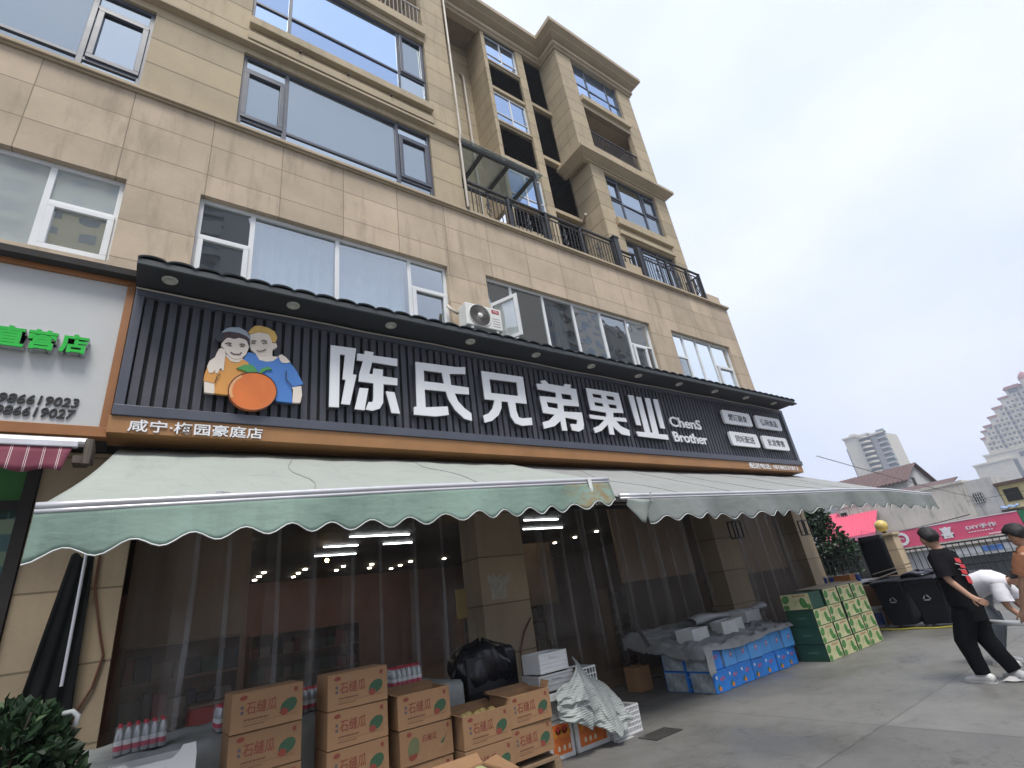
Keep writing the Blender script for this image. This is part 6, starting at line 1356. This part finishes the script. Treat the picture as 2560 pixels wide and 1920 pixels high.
gs = thing('green_shop_sign', (39.7,6,1.5), 'green shop sign at the far right edge beside the pink one', 'sign'); pink_board(39.7, 3.0, 7.13, 1.55, 2.55, M('sign_green', (.02,.16,.07), .5), 'board', gs)
yh = thing('yellow_house', (40.2, 5.5, -1.85), 'yellow painted house with a dark window above the green sign', 'house')
MB().box(40.3,50,2,7.56,-1.85,4.05).build('wall', wall_mat('yellow_paint', (.78,.67,.36), None, None, stain=.5), yh, world=True); MB().box(40.0,50,1.9,7.62,4.05,4.2).build('roof_edge', M('dark_eave', (.10,.07,.06), .8), yh, world=True); MB().box(40.24,40.31,6.7,7.38,3.1,3.8).build('window', m_dark, yh, world=True)
MB().box(39.9,40.3,6.4,7.8,2.6,2.72).build('lean_to', M('rust_sheet', (.10,.085,.07), .8, var=.4), yh, world=True)
tag(MB().grid(lambda u, v: (39.7+.3*v, 7.75-.8*u, 2.78+.12*math.sin(v*3.1)+.03*math.sin(u*15)), 16, 6).build('blue_tarpaulin', M('tarp_blue', (.22,.32,.50), .6), None, smooth=True, solid=.02), 'pale blue tarpaulin bundle lying on the low roof by the yellow house', 'tarpaulin')
pk = thing('pink_roof_shed', (39, 15.3, -1.85), 'shed with a bright pink corrugated roof beside the tree', 'shed')
m_pk = M('pink_tin', (.62,.10,.17), .5, var=.06, vs=.5)
MB().grid(lambda u, v: (38.2+2.2*v, 17.2-3.35*u, 2.62+1.75*v+.045*math.sin(u*150)), 240, 1).build('roof', m_pk, pk, world=True, smooth=False, solid=.02)
MB().grid(lambda u, v: (38.18, 17.2-3.35*u, 2.60-.42*v*(1-.25*u)+.03*math.sin(u*40)*v), 60, 2).build('fringe', M('pink_cloth', (.55,.20,.30), .7), pk, world=True, solid=.01)
MB().box(38.6,39.6,13.9,17.1,-1.85,2.5).build('wall', m_dark, pk, world=True)
hb_ = thing('brown_roof_house', (60, 20, -1.85), 'old house with a brown tiled gable roof beyond the grey one', 'house')
MB().box(58.5,66,16.95,30,-1.85,7.35).build('wall', m_conc2, hb_, world=True)
gbl = MB().prism([(58.5,7.35),(62.2,9.0),(66,7.35)], 16.96, 17.2); gbl.build('gable', m_conc2, hb_, world=True)
m_brt = M('brown_tile', (.11,.07,.065), .8, var=.35, vs=1, sc=(1,8,1))
MB().grid(lambda u, v: (57.9+4.3*v, 16.6+14*u, 7.15+1.85*v+.05*math.sin(u*250)), 300, 1).grid(lambda u, v: (66.5-4.3*v, 16.6+14*u, 7.15+1.85*v), 10, 1).build('roof', m_brt, hb_, world=True, solid=.12)
MB().box(58.46,58.5,18.7,19.2,5.2,6.5).build('window', m_dark, hb_, world=True); MB().poly([(60.3,16.93,6.0),(61.2,16.93,6.0),(61.2,16.93,7.6),(60.3,16.93,7.6)]).build('window', m_dark, hb_, world=True)
g2 = thing('low_grey_house', (51, 13, -1.85), 'low house with a grey brown roof between the gable house and the grey one', 'house')
MB().box(51,56,12.2,17,-1.85,5.55).build('wall', m_conc2, g2, world=True); MB().grid(lambda u, v: (50.6+2.5*v, 11.9+5.3*u, 5.5+.6*v), 20, 2).build('roof', m_brt, g2, world=True, solid=.08)
# overhead wires
for i, (a, b, s) in enumerate((((17.3,7.0,4.6),(60,9,3.2),.5),((15.1,3.5,2.05),(40.2,15.5,3.0),.25),((39,4,3.62),(39.5,9,3.5),.08))):
    tag(MB().tube([tuple(Vector(a).lerp(Vector(b), k/14)-Vector((0,0,s*math.sin(math.pi*k/14)))) for k in range(15)], .012, 5).build('overhead_wire', m_louv), ('sagging wire crossing high over the street','thin wire crossing before the pink roof','short wire crossing the yellow house')[i], 'wire')

# ---------------------------------------------------------------- distant towers
m_tc = wall_mat('tower_cream', (.56,.53,.45), None, None, stain=.15); m_tw_ = M('tower_window', (.10,.12,.14), .3); m_tg = M('tower_shade', (.38,.38,.38), .8); m_tr = M('tower_red_roof', (.30,.13,.13), .8)
t1 = thing('apartment_tower', (300, 96, -2), 'cream apartment tower with curved balconies beyond the brown roof', 'tower')
def T1(nm, mb, mt, **k): return mb.build(nm, mt, t1, world=True, **k)
T1('wall', MB().box(300,322,98.8,105.6,-2,57.4).box(302.5,322,88,98.8,-2,56.2), m_tc)
T1('parapet', MB().box(299.4,322,98.6,106.2,57.4,58.2).box(299,303,93.2,99,56.6,57.5).box(299.5,303,86.6,93.2,55.6,56.5).box(305,312,101.2,104.2,58.2,60), m_tc)
T1('side_fin', MB().box(300.6,322,105.6,106.3,20,52.5), M('tower_purple', (.25,.20,.27), .8))
T1('recess', MB().box(301.2,302.5,91,93.6,-2,55.5), m_tg)
z = 37.0
while z < 55.5:
    b = MB(); pts = [(300-2.3*math.sin(k/10*math.pi)**.7, 98.9-5.2*k/10) for k in range(11)]
    for (xa, ya), (xb, yb) in zip(pts, pts[1:]): b.poly([(xa,ya,z),(xb,yb,z),(xb,yb,z+.95),(xa,ya,z+.95)])
    b.poly([(x,y,z) for x, y in pts]); b.poly([(x,y,z+.95) for x, y in pts]); T1('balcony', b, m_tc)
    T1('window', MB().box(300.8,301.2,94,98.6,z+.95,z+2.4), m_tw_)
    b2 = MB().box(299.6,302,86.6,90.8,z+.3,z+1.1); T1('balcony', b2, m_tg); T1('window', MB().box(301.9,302.5,87,90.6,z+1.1,z+2.5), M('tower_glass', (.16,.24,.24), .2) if z < 38 else bpy.data.materials['tower_glass'])
    z += 2.62
t2 = thing('apartment_tower', (400, 56, -2), 'huge cream stepped tower with red roof tops at the right edge', 'tower')
def T2(nm, mb, mt, **k): return mb.build(nm, mt, t2, world=True, **k)
steps = [(70.6,53.8),(69,57.7),(67,60.2),(63.4,64.6),(59.6,69),(55,73.5),(50.8,77.7)]
b = MB(); c = MB(); yprev = None
for i, (y, z) in enumerate(steps):
    y1 = steps[i+1][0] if i+1 < len(steps) else 20
    b.box(400+.4*i, 425, y1, y, -2, z-1.2); c.box(399.5+.4*i, 425, y1-.1, y+.5, z-1.2, z)
T2('wall', b, m_tc); T2('cap', c, m_tr)
T2('attic', MB().box(401,420,44,50.5,76.5,78.2), m_tr); T2('attic_room', MB().box(402,418,45,49.5,74,76.5), m_tw_)
T2('dome', MB().lathe([(2.6,0),(2.5,1.6),(1.6,3.2),(.4,4.3),(.06,4.6),(.05,6.6)], (402,40.5,79.5), 16), m_tr, smooth=True)
T2('turret', MB().lathe([(2.5,0),(2.5,10)], (402,40.5,69.6), 16), m_tc)
T2('podium', MB().box(396,425,20,72.8,-2,42.6).box(395.6,425,20,73.3,42.6,43.6).box(394,425,62,79,-2,38.2).box(393.6,425,61.8,79.5,38.2,39.2), m_tc)
wb = MB(); bb_ = MB(); rg = random.Random(9); z = 45
while z < 75:
    for k in range(22):
        y = 68.5-k*2.05
        lim = [s for s in steps if s[0] >= y+1.5]
        top = max((s[1] for s in lim), default=0)
        if z+3.2 > top: continue
        xf = 400+.4*max(i for i, s in enumerate(steps) if s[0] >= y+1.5)
        if k % 4 == 3: wb.box(xf-.12, xf-.002, y-.6, y+.6, z, z+2.2)
        else:
            wb.box(xf-.10, xf-.002, y-.55, y+.5, z+.7, z+2.0); 
            if (k+int(z)) % 2: bb_.box(xf-.9, xf-.12, y-.9, y+.8, z-.3, z+.45)
    z += 2.9
T2('windows', wb, m_tw_)['kind'] = 'stuff'; T2('balconies', bb_, m_tc)['kind'] = 'stuff'
T2('window', MB().box(395.85,395.99,60,61.8,26,38), m_tw_); T2('window', MB().box(395.85,395.99,62.6,63.8,28,36), m_tw_); T2('window', MB().box(395.85,395.99,55.5,58,38.5,41), m_tw_)

# ---------------------------------------------------------------- towers behind the viewer, seen in the window panes
def grid_tower(name, loc, wx, wy, h, col, label, yf):
    t = thing(name, loc, label, 'tower', None)
    m, tt, o = new_mat(name+'_wall'); p = N(tt, 'ShaderNodeBsdfPrincipled'); link(tt, p.outputs[0], o.inputs[0]); p.inputs['Roughness'].default_value = .8
    p.inputs['Base Color'].default_value = col+(1,)
    MB().box(-wx/2,wx/2,-wy/2,wy/2,0,h).box(-wx/2-.4,wx/2+.4,-wy/2,wy/2+.4,h,h+1.2).build('wall', m, t)
    g = MB(); bl_ = MB(); z = 3
    while z < h-3:
        for k in range(int(wx/3.4)):
            x = -wx/2+1.7+k*3.4
            if k % 3 == 1: bl_.box(x-1.5,x+1.5,wy/2,wy/2+1.1,z-.2,z+.9); g.box(x-1.3,x+1.3,wy/2,wy/2+.05,z+.9,z+2.3)
            else: g.box(x-.8,x+.8,wy/2,wy/2+.05,z+.6,z+2.1)
        z += 3
    g.build('windows', m_tw_, t)['kind'] = 'stuff'; bl_.build('balconies', m, t)['kind'] = 'stuff'
grid_tower('reflected_tower', (-15,-58,0), 14, 12, 62, (.42,.36,.20), 'yellow apartment tower mirrored in the left upstairs window', 1)
grid_tower('reflected_tower', (60,-46,0), 16, 12, 72, (.26,.23,.19), 'brown apartment tower mirrored in the upstairs windows by the air conditioner', 1)
grid_tower('reflected_tower', (1,-62,0), 10, 12, 82, (.26,.25,.24), 'grey apartment tower mirrored in the small upstairs panes', 1)
grid_tower('reflected_tower', (95,-62,0), 16, 12, 60, (.33,.30,.25), 'tan apartment tower mirrored in the corner upstairs windows', 1)

# ---------------------------------------------------------------- hazy air
def haze(density):
    m, t, o = new_mat('hazy_air'); v = N(t, 'ShaderNodeVolumePrincipled')
    v.inputs['Color'].default_value = (.80,.86,.95,1); v.inputs['Density'].default_value = density; v.inputs['Anisotropy'].default_value = .3
    link(t, v.outputs[0], o.inputs['Volume'])
    b = MB().box(-600,600,-600,600,-3,130).build('haze', m); tag(b, kind='stuff'); return b
haze(.0011)
